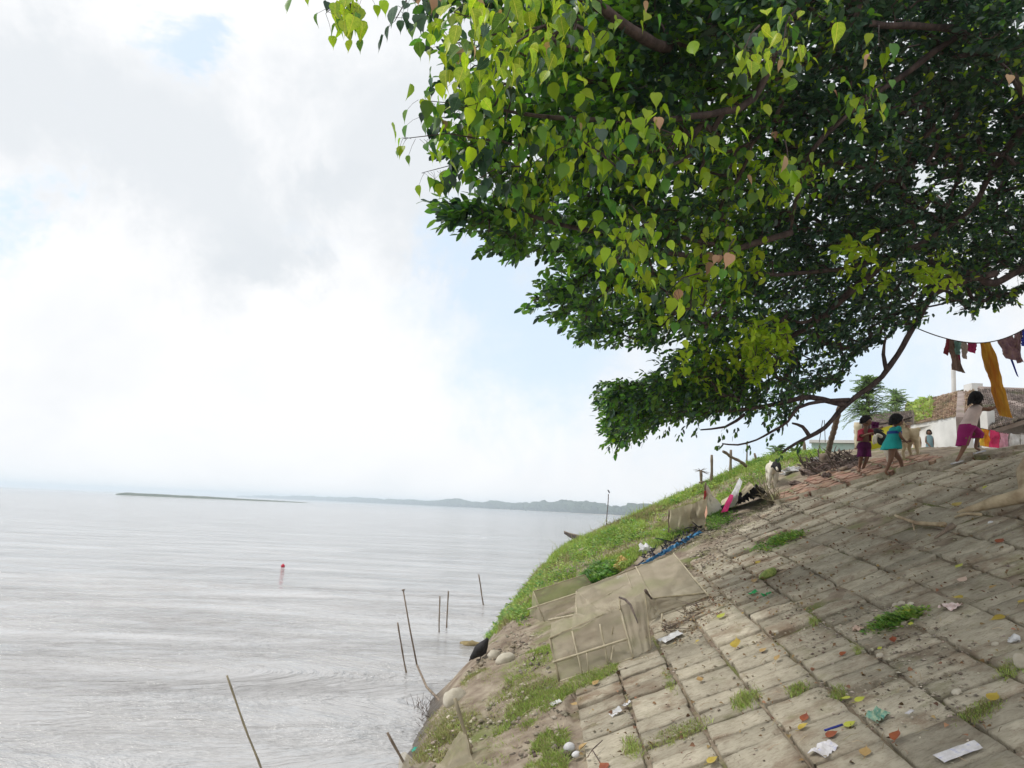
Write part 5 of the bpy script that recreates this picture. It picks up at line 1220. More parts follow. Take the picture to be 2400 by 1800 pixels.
# ================================================================== VILLAGE AT THE TOP
def wall_box(name, A, B, top, bot, th, mat, parent):
    """vertical wall from A to B (world xy) between bot and top"""
    A = V(A); B = V(B); d = (B-A); d.z = 0; L_ = d.length; d.normalize(); nrm = Vector((-d.y, d.x, 0)); mb = MB()
    z0, z1, z2 = bot, top[0], top[1]
    vs = [A.xy.to_3d()+Vector((0, 0, z0)), B.xy.to_3d()+Vector((0, 0, z0)), B.xy.to_3d()+Vector((0, 0, z2)), A.xy.to_3d()+Vector((0, 0, z1))]
    vs += [v+nrm*th for v in vs]; mb.add(vs, [(0, 1, 2, 3), (5, 4, 7, 6), (0, 4, 5, 1), (1, 5, 6, 2), (2, 6, 7, 3), (3, 7, 4, 0)]); return mb.build(name, mat, parent)
def tiles(parent, E1, E2, R1, R2, nr, ncn, mat, name='roof_tiles'):
    mb = MB(); E1, E2, R1, R2 = [np.asarray(q, float) for q in (E1, E2, R1, R2)]; n = np.cross(E2-E1, R1-E1); n /= np.linalg.norm(n); n = n if n[2] > 0 else -n
    for j in range(nr):
        for i in range(ncn):
            a0, a1 = i/ncn, (i+.96)/ncn; b0, b1 = j/nr-.01, (j+1.12)/nr
            q = lambda a, b: (E1*(1-a)+E2*a)*(1-b)+(R1*(1-a)+R2*a)*b
            o1 = n*(.07+random.uniform(-.012, .02)); o0 = n*(.03+random.uniform(-.012, .015)); sh = (q(.0, .01)-q(0, 0))*random.uniform(-1, 1)
            c = [q(a0, b0)+o1+sh, q(a1, b0)+o1+sh, q(a1, b1)+o0, q(a0, b1)+o0]; mid0 = q((a0+a1)/2, b0)+o1*1.0+n*.045+sh; mid1 = q((a0+a1)/2, b1)+o0+n*.04
            mb.add([c[0], mid0, c[1], c[2], mid1, c[3], c[0]-n*.03, c[1]-n*.03], [(0, 1, 4, 5), (1, 2, 3, 4), (6, 7, 2, 1, 0)])
    o = mb.build(name, mat, parent); o['kind'] = 'stuff'; return o
def slab(name, q, th, mat, parent):
    q = [np.asarray(p, float) for p in q]; n = np.cross(q[1]-q[0], q[3]-q[0]); n /= np.linalg.norm(n); n = n if n[2] > 0 else -n; mb = MB()
    mb.add([tuple(p) for p in q]+[tuple(p-n*th) for p in q], [(0, 1, 2, 3), (7, 6, 5, 4), (0, 4, 5, 1), (1, 5, 6, 2), (2, 6, 7, 3), (3, 7, 4, 0)]); return mb.build(name, mat, parent)
def white_house():
    E1, E2 = P(2118, 1001, 29), P(2296, 968, 24.5); R1, R2 = P(2124, 951, 32.5), P(2284, 909, 28)
    t = empty('white_house', (E2[0], E2[1], gz(E2[0], E2[1])), 'long whitewashed house with a mossy brown tiled roof', 'house')
    zb = 3.6
    wall_box('wall', E1+np.array([.25, .35, 0]), E2+np.array([-.3, .35, 0]), (E1[2]-.1, E2[2]-.1), zb, .25, m_whitewash, t)
    wall_box('wall', E2+np.array([-.3, .35, 0]), R2+np.array([-.3, .1, 0]), (E2[2]-.1, R2[2]-.12), zb, .25, m_clay2, t)
    r = slab('roof', (E1, E2, R2, R1), .1, m_clay, t); tiles(r, E1, E2, R1, R2, 16, 44, m_clay)
    B1, B2 = R1+(R1-E1)*1.0*np.array([1, 1, -1]), R2+(R2-E2)*1.0*np.array([1, 1, -1]); slab('roof', (R1, R2, B2, B1), .1, m_clay, t)
    slab('eave_board', (E1+np.array([0, -.04, .05]), E2+np.array([0, -.04, .05]), E2+np.array([0, -.04, -.12])+.001, E1+np.array([0, -.04, -.12])), .04, m_whitewash, t)
    mb = MB(); q = P(2281, 911, 27.9); mb.box(V(q), (.42, .5, .34)); mb.build('ridge_block', m_whitewash, t)
    mo = MB()
    for i in range(260):
        a = random.uniform(.02, .42); b = random.uniform(.05, .95); p = (E1*(1-a)+E2*a)*(1-b)+(R1*(1-a)+R2*a)*b+np.array([0, -.05, .1]); d = rv(.1); mo.add([p-d, p+rv(.07)+np.array([0, 0, .08]), p+d], [(0, 1, 2)])
    o = mo.build('creeper', m_grass, t); o['kind'] = 'stuff'
def grey_house():
    E1, E2 = P(2322, 1008, 20.5), P(2470, 962, 19.5); R1, R2 = P(2292, 912, 25), P(2480, 919, 24)
    t = empty('grey_roofed_house', (E1[0], E1[1], gz(E1[0], E1[1])), 'low house with a worn grey purple tiled roof at the right', 'house'); zb = 3.6
    r = slab('roof', (E1, E2, R2, R1), .12, m_clay2, t); tiles(r, E1, E2, R1, R2, 20, 34, m_clay2)
    wall_box('wall', E1+np.array([.3, 1.0, 0]), E2+np.array([0, 1.0, 0]), (E1[2]-.1, E2[2]-.1), zb, .3, solid('grey_mud_wall', (.30, .28, .27), .95), t)
    wall_box('wall', P(2296, 972, 20.9), P(2313, 968, 20.7), (P(2296, 960, 20.9)[2], P(2313, 960, 20.7)[2]), zb, .3, m_whitewash, t)
    mb = MB(); mb.tube([R1, R2], [.1, .1], 8); mb.build('ridge_cap', m_clay2, t)
    B1, B2 = R1+(R1-E1)*np.array([1, 1, -1]), R2+(R2-E2)*np.array([1, 1, -1]); slab('roof', (R1, R2, B2, B1), .12, m_clay2, t)
def brick_hut():
    E1, E2 = P(2014, 1000, 21), P(2140, 988, 20); R1, R2 = P(2046, 977, 22.5), P(2142, 966, 22)
    t = empty('brick_hut', (E1[0], E1[1], gz(E1[0], E1[1])), 'low dark brick hut behind the yellow sheet', 'hut')
    wall_box('wall', E1+np.array([0, .3, 0]), E2+np.array([0, .3, 0]), (E1[2], E2[2]), 3.6, .25, m_brick, t); r = slab('roof', (E1, E2, R2, R1), .08, m_clay2, t); tiles(r, E1, E2, R1, R2, 8, 26, m_clay2)
    stick('corner_post', P(2010, 990, 20.8), P(2011, 1050, 20.8), .09, .09, m_tancloth, parent=t, bend=0)
    mb = MB()
    for j in range(7):
        for i in range(22):
            a = (i+.5*(j % 2)+.1)/23; p = (E1*(1-a)+E2*a); L_ = np.linalg.norm(E2-E1)/23*.92; z = E1[2]*(1-a)+E2[2]*a-.05-(j+.5)*.13
            mb.box((p[0], p[1]+.285, z), (L_, .04, .11))
    o = mb.build('brick', m_brick, t); o['kind'] = 'stuff'
white_house(); grey_house(); brick_hut()
t = empty('teal_parapet', P(1960, 1060, 24), 'pale teal painted parapet wall behind the driftwood heap', 'wall'); m_ptl = pmat('pale_teal_paint', (.42, .60, .57), (.55, .70, .67), scale=2, rough=.85, coord='World')
A, B = P(1902, 1037, 24), P(2016, 1041, 23.5); wall_box('wall', A, B, (A[2], B[2]), 3.6, .2, m_ptl, t); mb = MB(); mb.box(V((A+B)/2+np.array([0, .05, .05])), (np.linalg.norm(B-A)+.1, .34, .09), Matrix.Rotation(math.atan2(B[1]-A[1], B[0]-A[0]), 3, 'Z')); mb.build('coping', m_whitewash, t)
m_ysheet = pmat('yellow_tarpaulin', (.55, .52, .02), (.72, .68, .08), scale=3, rough=.6, bump=.3, trans=.15)
t = empty('yellow_sheet', P(2060, 1054, 16.2), 'bright yellow tarpaulin sheet hung up behind the boy and girl', 'tarpaulin'); yq = [P(2034, 1012, 16.2), P(2092, 996, 16.2), P(2092, 1054, 16.2), P(2034, 1054, 16.2)]
cloth('sheet', yq, m_ysheet, t, 14, 10, .05, 4, 0, 2); stick('post', P(2034, 1008, 16.25), P(2034, 1062, 16.25), .03, .03, m_wood, parent=t); stick('post', P(2093, 992, 16.25), P(2094, 1062, 16.25), .03, .03, m_wood, parent=t)
cloth('plum_cloth', (P(2040, 987, 14.2), P(2062, 990, 14.2), P(2058, 1002, 14.2), P(2042, 1004, 14.2)), m_purple, None, 8, 6, .05, 4, 0, 3); tag(bpy.data.objects['plum_cloth'], 'plum coloured cloth hanging behind the boy\'s head', 'cloth')
stick('white_pipe', P(2234, 862, 30), P(2236, 935, 30), .085, .085, m_whitewash, 'white upright pipe behind the house roof', 'pipe', bend=0, knots=False, n=10)
# ---- washing line slung from the tree
m_cols = dict(maroon=solid('maroon_cloth', (.28, .05, .06), .85, trans=.2), brown=solid('brown_cloth', (.25, .16, .12), .85, trans=.2), mint=solid('mint_cloth', (.25, .45, .38), .85, trans=.25), beige=solid('beige_cloth', (.5, .40, .33), .85, trans=.25), crim=solid('crimson_cloth', (.35, .03, .10), .85, trans=.2),
              orange=pmat('orange_saree', (.50, .17, .02), (.66, .36, .04), scale=6, rough=.75, trans=.3, stretch=(1, 1, .15)), mauve=pmat('printed_mauve', (.22, .12, .16), (.36, .22, .20), scale=22, rough=.85, trans=.2), blue=solid('blue_cloth', (.03, .05, .40), .8, trans=.2), ora2=solid('orange_cloth', (.75, .28, .02), .8, trans=.2), yel=solid('yellow_cloth', (.75, .50, .06), .8, trans=.2), pink=solid('hot_pink_cloth', (.65, .05, .16), .8, trans=.2), lp=solid('light_pink_cloth', (.72, .38, .48), .8, trans=.2))
ZL = 11.3
def rope_pt(px): x = (px-2290)/125.0; return P(px, 804-(42*x*x if x > 0 else 28*(abs(x)**1.8)) , ZL)
mb = MB(); mb.tube([rope_pt(x) for x in range(2150, 2540, 10)], .009, 5); tag(mb.build('washing_line', m_wooddark, None, True), 'sagging rope washing line slung between the branches', 'rope')
def hang(name, x0, x1, bx0, bx1, by0, by1, mat, label, wave=.03, nv=12, dz=0):
    a = rope_pt(x0); b = rope_pt(x1); off = np.array([0, dz, 0])
    o = cloth(name, (a+off, b+off, P(bx1, by1, ZL)+off, P(bx0, by0, ZL)+off), mat, None, 8, nv, wave, 3, 0, x0*.1); return tag(o, label, 'cloth', 'clothes hanging on the rope line')
hang('hanging_cloth', 2217, 2226, 2211, 2221, 828, 834, m_cols['maroon'], 'narrow maroon cloth at the left end of the rope line')
hang('hanging_cloth', 2224, 2238, 2233, 2262, 866, 874, m_cols['brown'], 'long twisted brown and plum shirt, second on the rope line', .05, dz=.02)
hang('hanging_cloth', 2236, 2252, 2236, 2250, 830, 832, m_cols['mint'], 'short mint green cloth on the rope line')
hang('hanging_cloth', 2252, 2266, 2256, 2266, 840, 842, m_cols['beige'], 'beige cloth between the mint and the crimson ones')
hang('hanging_cloth', 2268, 2290, 2268, 2286, 824, 829, m_cols['crim'], 'short crimson cloth on the middle of the rope line')
hang('hanging_cloth', 2238, 2246, 2248, 2258, 858, 864, m_cols['crim'], 'plum tail of cloth blowing out below the mint cloth', dz=.04)
hang('hanging_cloth', 2294, 2321, 2342, 2372, 974, 980, m_cols['orange'], 'very long orange cloth hanging down from the rope line', .06, 24)
hang('hanging_cloth', 2338, 2372, 2358, 2400, 840, 850, m_cols['mauve'], 'printed mauve cloth right of the long orange one', .05)
hang('hanging_cloth', 2352, 2358, 2386, 2391, 880, 884, m_cols['blue'], 'thin dark blue strip trailing from the mauve cloth', .01, dz=.03)
hang('hanging_cloth', 2376, 2396, 2384, 2394, 852, 850, m_cols['mauve'], 'tapering mauve cloth next to the picture edge on the rope line', .04)
hang('hanging_cloth', 2392, 2412, 2390, 2418, 812, 815, m_cols['blue'], 'bright blue cloth at the right end of the rope line', .04, dz=-.03)
# lower washing line behind the crest
ZQ = 17.5
mb = MB(); mb.tube([P(2280, 1000, ZQ), P(2300, 1004, ZQ), P(2360, 1016, ZQ), P(2440, 1018, ZQ)], .01, 5); tag(mb.build('washing_line', m_wooddark, None, True), 'low washing line in front of the grey roofed house', 'rope')
for i, (x0, x1, y0, y1, yb, mt, lb) in enumerate(((2298, 2308, 1003, 1005, 1046, 'yel', 'yellow cloth on the low washing line'), (2306, 2319, 1004, 1008, 1048, 'ora2', 'orange cloth on the low washing line'), (2319, 2344, 1007, 1012, 1050, 'pink', 'hot pink cloth on the low washing line'), (2343, 2364, 1012, 1016, 1054, 'lp', 'light pink cloth on the low washing line'))):
    o = cloth('drying_cloth', (P(x0, y0, ZQ), P(x1, y1, ZQ), P(x1-1, yb, ZQ), P(x0-2, yb-2, ZQ)), m_cols[mt], None, 8, 8, .05, 4, 0, i*2.2); tag(o, lb, 'cloth', 'clothes on the low washing line')
for i, (x0, x1) in enumerate(((2366, 2390), (2392, 2430))): 
    o = cloth('drying_cloth', (P(x0, 1015, ZQ), P(x1, 1017, ZQ), P(x1, 1046, ZQ), P(x0, 1048, ZQ)), m_white, None, 6, 6, .03, 4, 0, i*3.1); tag(o, ('white cloth on the low washing line next to the pink ones', 'white cloth at the right end of the low washing line')[i], 'cloth', 'clothes on the low washing line')
# ---- feathery trees behind
m_feather = pmat('feathery_leaf', (.17, .26, .15), (.32, .42, .28), scale=2, rough=.6, island=.35, trans=.4, coord='World')
def feather_tree(px, base, top, Z, spread, n, label, name='feathery_tree'):
    b = P(px, base, Z); T = P(px, top, Z); s = Z/FPX; t = empty(name, b, label, 'tree'); hgt = T[2]-b[2]
    mb = MB(); mb.tube([b-np.array([0, 0, 1.5]), b+(T-b)*.4+rv(.04), b+(T-b)*.8+rv(.06), T], [.06, .05, .03, .01], 6); mb.build('trunk', m_bark, t, True)
    V_ = []; Tn = []; st = MB()
    for i in range(n):
        q = random.random()**.8; o = b+(T-b)*(.12+.85*q); an = random.uniform(0, 6.283); L_ = spread*s*(1.0-.55*q)*random.uniform(.6, 1.05); d = np.array([math.cos(an), math.sin(an)*.8, random.uniform(.1, 1.1)])
        P1 = o+d*L_*.5; P2 = o+d*L_-np.array([0, 0, random.uniform(.3, .7)*L_]); st.tube([o, P1, P2], [.012, .007, .003], 3)
        for k in range(15):
            u = .15+.85*k/14; p = o*(1-u)**2+2*P1*u*(1-u)*1.0+P2*u*u; side = np.cross(d, [0, 0, 1.]); side /= np.linalg.norm(side)
            for sg in (-1, 1):
                l = side*sg*(.11-.05*u)+d*.05+np.array([0, 0, -.035])+rv(.015); w = d*.016; k0 = len(V_); V_ += [p-w, p+l*.5-w*1.1+(0, 0, .01), p+l, p+l*.5+w*1.1]; Tn.append((k0, k0+1, k0+2, k0+3))
    st.build('twig', m_bark, t)['kind'] = 'stuff'; o = np_mesh('crown', np.array(V_), np.array(Tn), None, m_feather, t); o['kind'] = 'stuff'
feather_tree(2032, 1000, 884, 19.5, 66, 120, 'feathery drumstick tree standing left of the brick hut')
feather_tree(2100, 985, 918, 26, 54, 75, 'smaller pale feathery tree just beyond the brick hut')
feather_tree(1822, 1085, 1046, 24, 34, 50, 'low feathery bush showing above the crest behind the cream goat', 'feathery_bush')
feather_tree(1862, 1080, 1052, 24, 30, 40, 'low feathery bush left of the driftwood heap', 'feathery_bush')

# ================================================================== GROUND COVER
def wpoly(pp): return np.array([H(x, y)[:2] for x, y in pp])
def sample(poly, n):
    lo = poly.min(0); hi = poly.max(0); out = np.zeros((0, 2))
    while len(out) < n:
        q = lo+(hi-lo)*rs.rand(n*2, 2); q = q[in_poly(q[:, 0], q[:, 1], poly)]; out = np.concatenate([out, q])
    return out[:n]
def blades(name, xy, h, w, mats, mi, lean=.5, dz=0.0):
    n = len(xy); z = G(xy[:, 0], xy[:, 1])+dz; p = np.stack([xy[:, 0], xy[:, 1], z-.01], 1); a = rs.rand(n)*6.283; L_ = h*(.5+.9*rs.rand(n)); w = w*(.7+.6*rs.rand(n))
    b = rs.rand(n)*6.283; ln = lean*rs.rand(n); s = np.stack([np.cos(a), np.sin(a), np.zeros(n)], 1)*w[:, None]; d = np.stack([np.cos(b)*ln, np.sin(b)*ln, np.ones(n)], 1)
    m1 = p+d*(L_*.5)[:, None]; d2 = d.copy(); d2[:, :2] *= 2.4; d2[:, 2] *= .75; tip = m1+d2*(L_*.5)[:, None]
    V_ = np.stack([p-s, p+s, m1+s*.8, m1-s*.8, tip], 1).reshape(-1, 3); k = np.arange(n)*5
    o = np_mesh(name, V_, np.stack([k, k+1, k+2, k+3], 1), np.stack([k+3, k+2, k+4], 1), mats, None, np.concatenate([mi, mi])); o['kind'] = 'stuff'; return o
def weeds(name, xy, h, s, mats, mi):
    """broad little leaves on short stems, several per plant"""
    V_ = []; Q = []; mm = []
    z = G(xy[:, 0], xy[:, 1])
    for i in range(len(xy)):
        b = np.array([xy[i, 0], xy[i, 1], z[i]]); hh = h*random.uniform(.4, 1.3)
        for k in range(7):
            a = random.uniform(0, 6.283); c = b+np.array([math.cos(a)*.05, math.sin(a)*.05, hh*random.uniform(.2, 1)]); d = np.array([math.cos(a), math.sin(a), random.uniform(-.2, .7)]); sd = np.array([-math.sin(a), math.cos(a), random.uniform(-.3, .3)]); l = s*random.uniform(.6, 1.3)
            j = len(V_); V_ += [c, c+d*l*.5+sd*l*.36, c+d*l, c+d*l*.5-sd*l*.36+(0, 0, .01)]; Q.append((j, j+1, j+2, j+3)); mm.append(mi[i])
    o = np_mesh(name, np.array(V_), np.array(Q), None, mats, None, np.array(mm)); o['kind'] = 'stuff'; return o
def clump(xy, thr, s=1.2, keep=.08):
    f = fbm(xy[:, 0], xy[:, 1], s, 4); return xy[(f > thr) | (rs.rand(len(xy)) < keep)]
LUSH = wpoly([(1175, 1398), (1240, 1345), (1300, 1310), (1362, 1282), (1428, 1254), (1476, 1226), (1530, 1202), (1568, 1184), (1648, 1143), (1684, 1126), (1752, 1093), (1785, 1080), (1868, 1069), (1900, 1072), (1880, 1098), (1830, 1108), (1795, 1120), (1770, 1140), (1735, 1160), (1700, 1190), (1650, 1235), (1560, 1265), (1500, 1310), (1440, 1350), (1360, 1390), (1262, 1420), (1215, 1470), (1150, 1462), (1128, 1440)])
LC = LUSH.mean(0); LUSH2 = LC+(LUSH-LC)*np.where((LUSH[:, 1:2] > 14) , 1.09, 1.0)
xy = clump(sample(LUSH2, 105000), -.04, 1.5, .14); n = len(xy); tone = fbm(xy[:, 0], xy[:, 1], .9, 3)
RID = np.array([H(x, y+7)[:2] for x, y in [(1300, 1308), (1362, 1280), (1428, 1252), (1476, 1225), (1530, 1200), (1568, 1184), (1648, 1143), (1684, 1127), (1752, 1094), (1785, 1082), (1868, 1072)]]); RID = np.concatenate([RID, (RID+np.array([-.25, 2.6]))[::-1]])
xr = sample(RID, 26000); xy = np.concatenate([xy, xr[G(xr[:, 0], xr[:, 1]) > .15]]); n = len(xy); tone = fbm(xy[:, 0], xy[:, 1], .9, 3)
tag(blades('bank_grass', xy, .13, .007, [m_grass, m_grassdry, m_weed], np.where(tone > .2, 1, np.where(tone < -.28, 2, 0))), 'lush bright green grass over the far shoulder of the bank', 'grass', kind='stuff')
xy = clump(sample(LUSH2, 6000), .0, 1.6, .1); sx_ = clump(sample(np.concatenate([LUSH2]), 900), .1, 2.0, .3); xy2 = sample(RID, 500); tag(blades('tall_stalks', np.concatenate([sx_, xy2[G(xy2[:, 0], xy2[:, 1]) > .3]]), .30, .006, [m_grass, m_grassdry], (rs.rand(len(sx_)+int((G(xy2[:, 0], xy2[:, 1]) > .3).sum())) < .6).astype(int), .9), 'tall seeding grass stalks rising out of the bank grass', 'grass', kind='stuff')
tag(weeds('bank_weeds', xy, .15, .06, [m_weed, m_grass], (rs.rand(len(xy)) < .6).astype(int)), 'leafy weeds growing among the grass above the net traps', 'weeds', kind='stuff')
xy = sample(wpoly([(1355, 1370), (1400, 1335), (1432, 1330), (1440, 1350), (1420, 1366), (1380, 1380)]), 520)
tag(weeds('creeper_patch', xy, .12, .07, [m_weed, m_leafmid], (rs.rand(len(xy)) < .5).astype(int)), 'dense dark green creeper behind the top of the long net trap', 'weeds', kind='stuff')
xy = clump(sample(wpoly([(1108, 1452), (1150, 1425), (1200, 1440), (1240, 1455), (1225, 1480), (1160, 1468)]), 900), .0, 3.0, .1)
tag(weeds('waterside_weeds', xy, .11, .06, [m_weed, m_grass], (rs.rand(len(xy)) < .4).astype(int)), 'weeds trailing off the bank into the water', 'weeds', kind='stuff')
PATCH = [[(1012, 1700), (1075, 1655), (1100, 1640), (1130, 1680), (1100, 1740), (1050, 1800), (960, 1800), (985, 1730)], [(1175, 1610), (1250, 1580), (1310, 1600), (1300, 1625), (1220, 1650), (1150, 1700), (1140, 1650)], [(1168, 1580), (1240, 1530), (1292, 1512), (1300, 1545), (1262, 1575), (1190, 1608)], [(1300, 1625), (1340, 1595), (1420, 1562), (1450, 1560), (1440, 1580), (1380, 1612), (1310, 1640)], [(1078, 1600), (1150, 1572), (1175, 1590), (1160, 1612), (1090, 1625)],
         [(1140, 1760), (1175, 1690), (1230, 1640), (1290, 1620), (1325, 1640), (1270, 1680), (1230, 1720), (1190, 1800), (1120, 1810)], [(1230, 1810), (1250, 1745), (1300, 1700), (1330, 1720), (1330, 1810)], [(1005, 1690), (1060, 1650), (1075, 1700), (1040, 1740), (1000, 1740)]]
allxy = []; mi = []
for i, pp in enumerate(PATCH):
    q = clump(sample(wpoly(pp), [4200, 3600, 5500, 4200, 2600, 8000, 4500, 2600][i]), -.12, 2.2, .1); allxy.append(q); dry = [.85, .6, .15, .3, .75, .3, .35, .85][i]; mi.append((rs.rand(len(q)) < dry).astype(int))
tag(blades('patchy_grass', np.concatenate(allxy), .06, .0045, [m_grass, m_grassdry], np.concatenate(mi), .8), 'thin patchy grass on the eroded soil beside the paving', 'grass', kind='stuff')
# sparse tufts and moss between and over the blocks
def tuft(px, py, rx, ry, n, h, label, mats=(m_grass, m_grassdry), weed=False, ang=-.38):
    pp = [(px+rx*math.cos(a)*math.cos(ang)-ry*math.sin(a)*math.sin(ang), py+rx*math.cos(a)*math.sin(ang)+ry*math.sin(a)*math.cos(ang)) for a in np.linspace(0, 6.28, 14)]
    q = sample(wpoly(pp), n); c = q.mean(0); q = c+(q-c)*(rs.rand(len(q))**.45*1.35)[:, None]; q = clump(q, -.1, 6.0, .2)
    o = (weeds('weed_tuft', q, h, .04, list(mats), (rs.rand(len(q)) < .3).astype(int)) if weed else blades('grass_tuft', q, h, .003, list(mats), (rs.rand(len(q)) < .4).astype(int), .9, .012)); o.pop('kind'); return tag(o, label, 'weeds' if weed else 'grass tuft', kind='stuff')
tuft(2105, 1455, 62, 12, 240, .03, 'long low strip of green weeds between the two lime yellow leaves', (m_weed, m_grass), True)
tuft(1822, 1272, 58, 10, 300, .05, 'ragged strip of weeds in a joint below the brown soil', (m_weed, m_grass), True)
tuft(1685, 1228, 34, 13, 300, .12, 'dark bushy weed below the white and magenta cloths', (m_weed, m_weed), True)
tuft(1750, 1645, 34, 22, 900, .05, 'soft grass tuft on the joint right of the orange leaf')
tuft(1870, 1618, 26, 12, 500, .04, 'small faded grass tuft on a block')
tuft(1590, 1720, 70, 18, 1300, .03, 'thin faded moss and grass on the blocks at the bottom', (m_grassdry, m_grass)); tuft(1482, 1760, 20, 30, 500, .05, 'grass growing up a joint near the bottom of the paving'); tuft(1568, 1600, 12, 30, 350, .03, 'little grass in the joint below the nearest net trap')
tuft(1965, 1630, 18, 16, 300, .05, 'pair of thin tufts beside the yellow green leaves'); tuft(2365, 1575, 34, 16, 600, .04, 'mossy grass at the right edge of the paving'); tuft(2010, 1530, 10, 10, 200, .05, 'tiny sprig in a joint under the round block corner'); tuft(1906, 1460, 8, 16, 200, .06, 'slender sprig standing in a joint'); tuft(2290, 1670, 60, 22, 900, .025, 'flat mossy patch right of the teal wrapper', (m_grassdry, m_grass))
def hummock():
    b = wp_(1107, 1511); s = dep(b)/FPX; mb = MB(); mb.ell(b-np.array([0, 0, .02]), (30*s, 20*s, 9*s), None, 16, 10, 0, .5); o = mb.build('weed_hummock', pmat('matted_weed', (.16, .12, .06), (.34, .27, .13), scale=9, rough=.95, bump=.9, bscale=40), None, True)
    tag(o, 'low brown mat of dead weed lying in the water beyond the crow', 'weed mat')
    for (px, py, n, h) in ((1000, 1660, 40, .2), (1010, 1695, 30, .15), (1078, 1603, 20, .12)):
        tw = MB(); q = wp_(px, py)
        for i in range(n): a = q+np.array([random.gauss(0, .12), random.gauss(0, .2), -.02]); e = a+np.array([random.gauss(0, .09), random.gauss(0, .06), random.uniform(.02, h)]); tw.tube([a, (a+e)/2+rv(.015), e], [.004, .004, .002], 3)
        tag(tw.build('drowned_twigs', m_wooddark, None), {1000: 'tangle of drowned twigs sticking out of the water left of the big boulder', 1010: 'drowned twigs in the shallows below the big boulder', 1078: 'few drowned twigs at the waterline above the big boulder'}[px], 'twigs', kind='stuff')
hummock()
# gravel and crumbs of soil
def crumbs(name, polys, n, s0, s1, mat, label, cat):
    V_ = []; T = []; base = np.array([(1, 0, 0), (-1, 0, 0), (0, 1, 0), (0, -1, 0), (0, 0, 1), (0, 0, -.6)], float); fcs = [(0, 2, 4), (2, 1, 4), (1, 3, 4), (3, 0, 4), (2, 0, 5), (1, 2, 5), (3, 1, 5), (0, 3, 5)]
    q = np.concatenate([sample(p, int(n/len(polys))) for p in polys]); z = G(q[:, 0], q[:, 1])
    for i in range(len(q)):
        s = s0+(s1-s0)*random.random()**4; v = base*np.array([1, random.uniform(.5, 1), random.uniform(.3, .7)])*s*(1+.35*rs.rand(6, 3)); a = random.uniform(0, 6.3); c, sn = math.cos(a), math.sin(a); v = v@np.array([[c, sn, 0], [-sn, c, 0], [0, 0, 1]])
        k = len(V_)*6; V_.append(v+np.array([q[i, 0], q[i, 1], z[i]+.012])); T += [(k+a_, k+b_, k+c_) for a_, b_, c_ in fcs]
    o = np_mesh(name, np.concatenate(V_), None, np.array(T), mat, None); tag(o, label, cat, kind='stuff')
m_crumb = pmat('soil_crumb', (.16, .12, .085), (.46, .42, .34), scale=3, rough=.95, island=.6)
PAVW = np.array([(P0_+UV*u+DV*d)[:2] for u, d in PAVE]); 
m_litter = pmat('dry_leaf_litter', (.11, .065, .035), (.32, .20, .10), scale=3, rough=.8, island=.5)
PAVC = wpoly([(1340, 1800), (1345, 1650), (1480, 1520), (1700, 1300), (1830, 1180), (2400, 1060), (2420, 1800)])
crumbs('gravel', [PAVC, wpoly([(1560, 1290), (1700, 1220), (1840, 1170), (1880, 1190), (1720, 1290), (1600, 1370)]), wpoly([(1150, 1500), (1290, 1450), (1560, 1470), (1480, 1560), (1250, 1700), (1080, 1720)]), wpoly([(1800, 1420), (2100, 1400), (2300, 1500), (2250, 1700), (1950, 1720)])], 9000, .004, .022, m_crumb, 'loose gravel and soil crumbs scattered over the bank', 'gravel')
crumbs('far_rubble', [wpoly([(1790, 1180), (1900, 1130), (2180, 1060), (2290, 1050), (2180, 1085), (1990, 1135), (1830, 1180)])], 1500, .012, .05, m_crumb, 'rubble and dirt scattered over the head of the slope', 'rubble')
# small dead leaves: litter too many to count
SHORE = wpoly([(1085, 1590), (1150, 1520), (1200, 1480), (1270, 1480), (1300, 1610), (1330, 1650), (1330, 1800), (1000, 1800), (1005, 1690)])
crumbs('shore_rubble', [SHORE], 1500, .006, .05, m_crumb, 'stones and broken clods on the eroded soil by the water', 'rubble')
crumbs('soil_rubble', [wpoly([(1560, 1290), (1700, 1220), (1840, 1165), (1880, 1190), (1720, 1290), (1600, 1370)])], 2600, .006, .03, m_crumb, 'loose brown clods on the bare soil below the cloths', 'rubble')
straw = MB()
for x, y in np.concatenate([sample(SHORE, 420), sample(PAVC, 420), sample(wpoly([(1540, 1480), (1660, 1400), (1720, 1420), (1590, 1520)]), 120)]):
    a = np.array([x, y, gz(x, y)+.022]); an = random.uniform(0, 6.283); L_ = random.uniform(.02, .13); b = a+(UV*math.cos(an)+DV*math.sin(an))*L_; b[2] += .01; straw.tube([a, (a+b)/2+np.array([0, 0, .012]), b], [.0022, .002, .0012], 3)
tag(straw.build('straw_litter', pmat('straw', (.16, .11, .07), (.46, .38, .24), scale=2, rough=.9, island=.4), None), 'bits of straw and twig scattered over soil and paving', 'straw', kind='stuff')
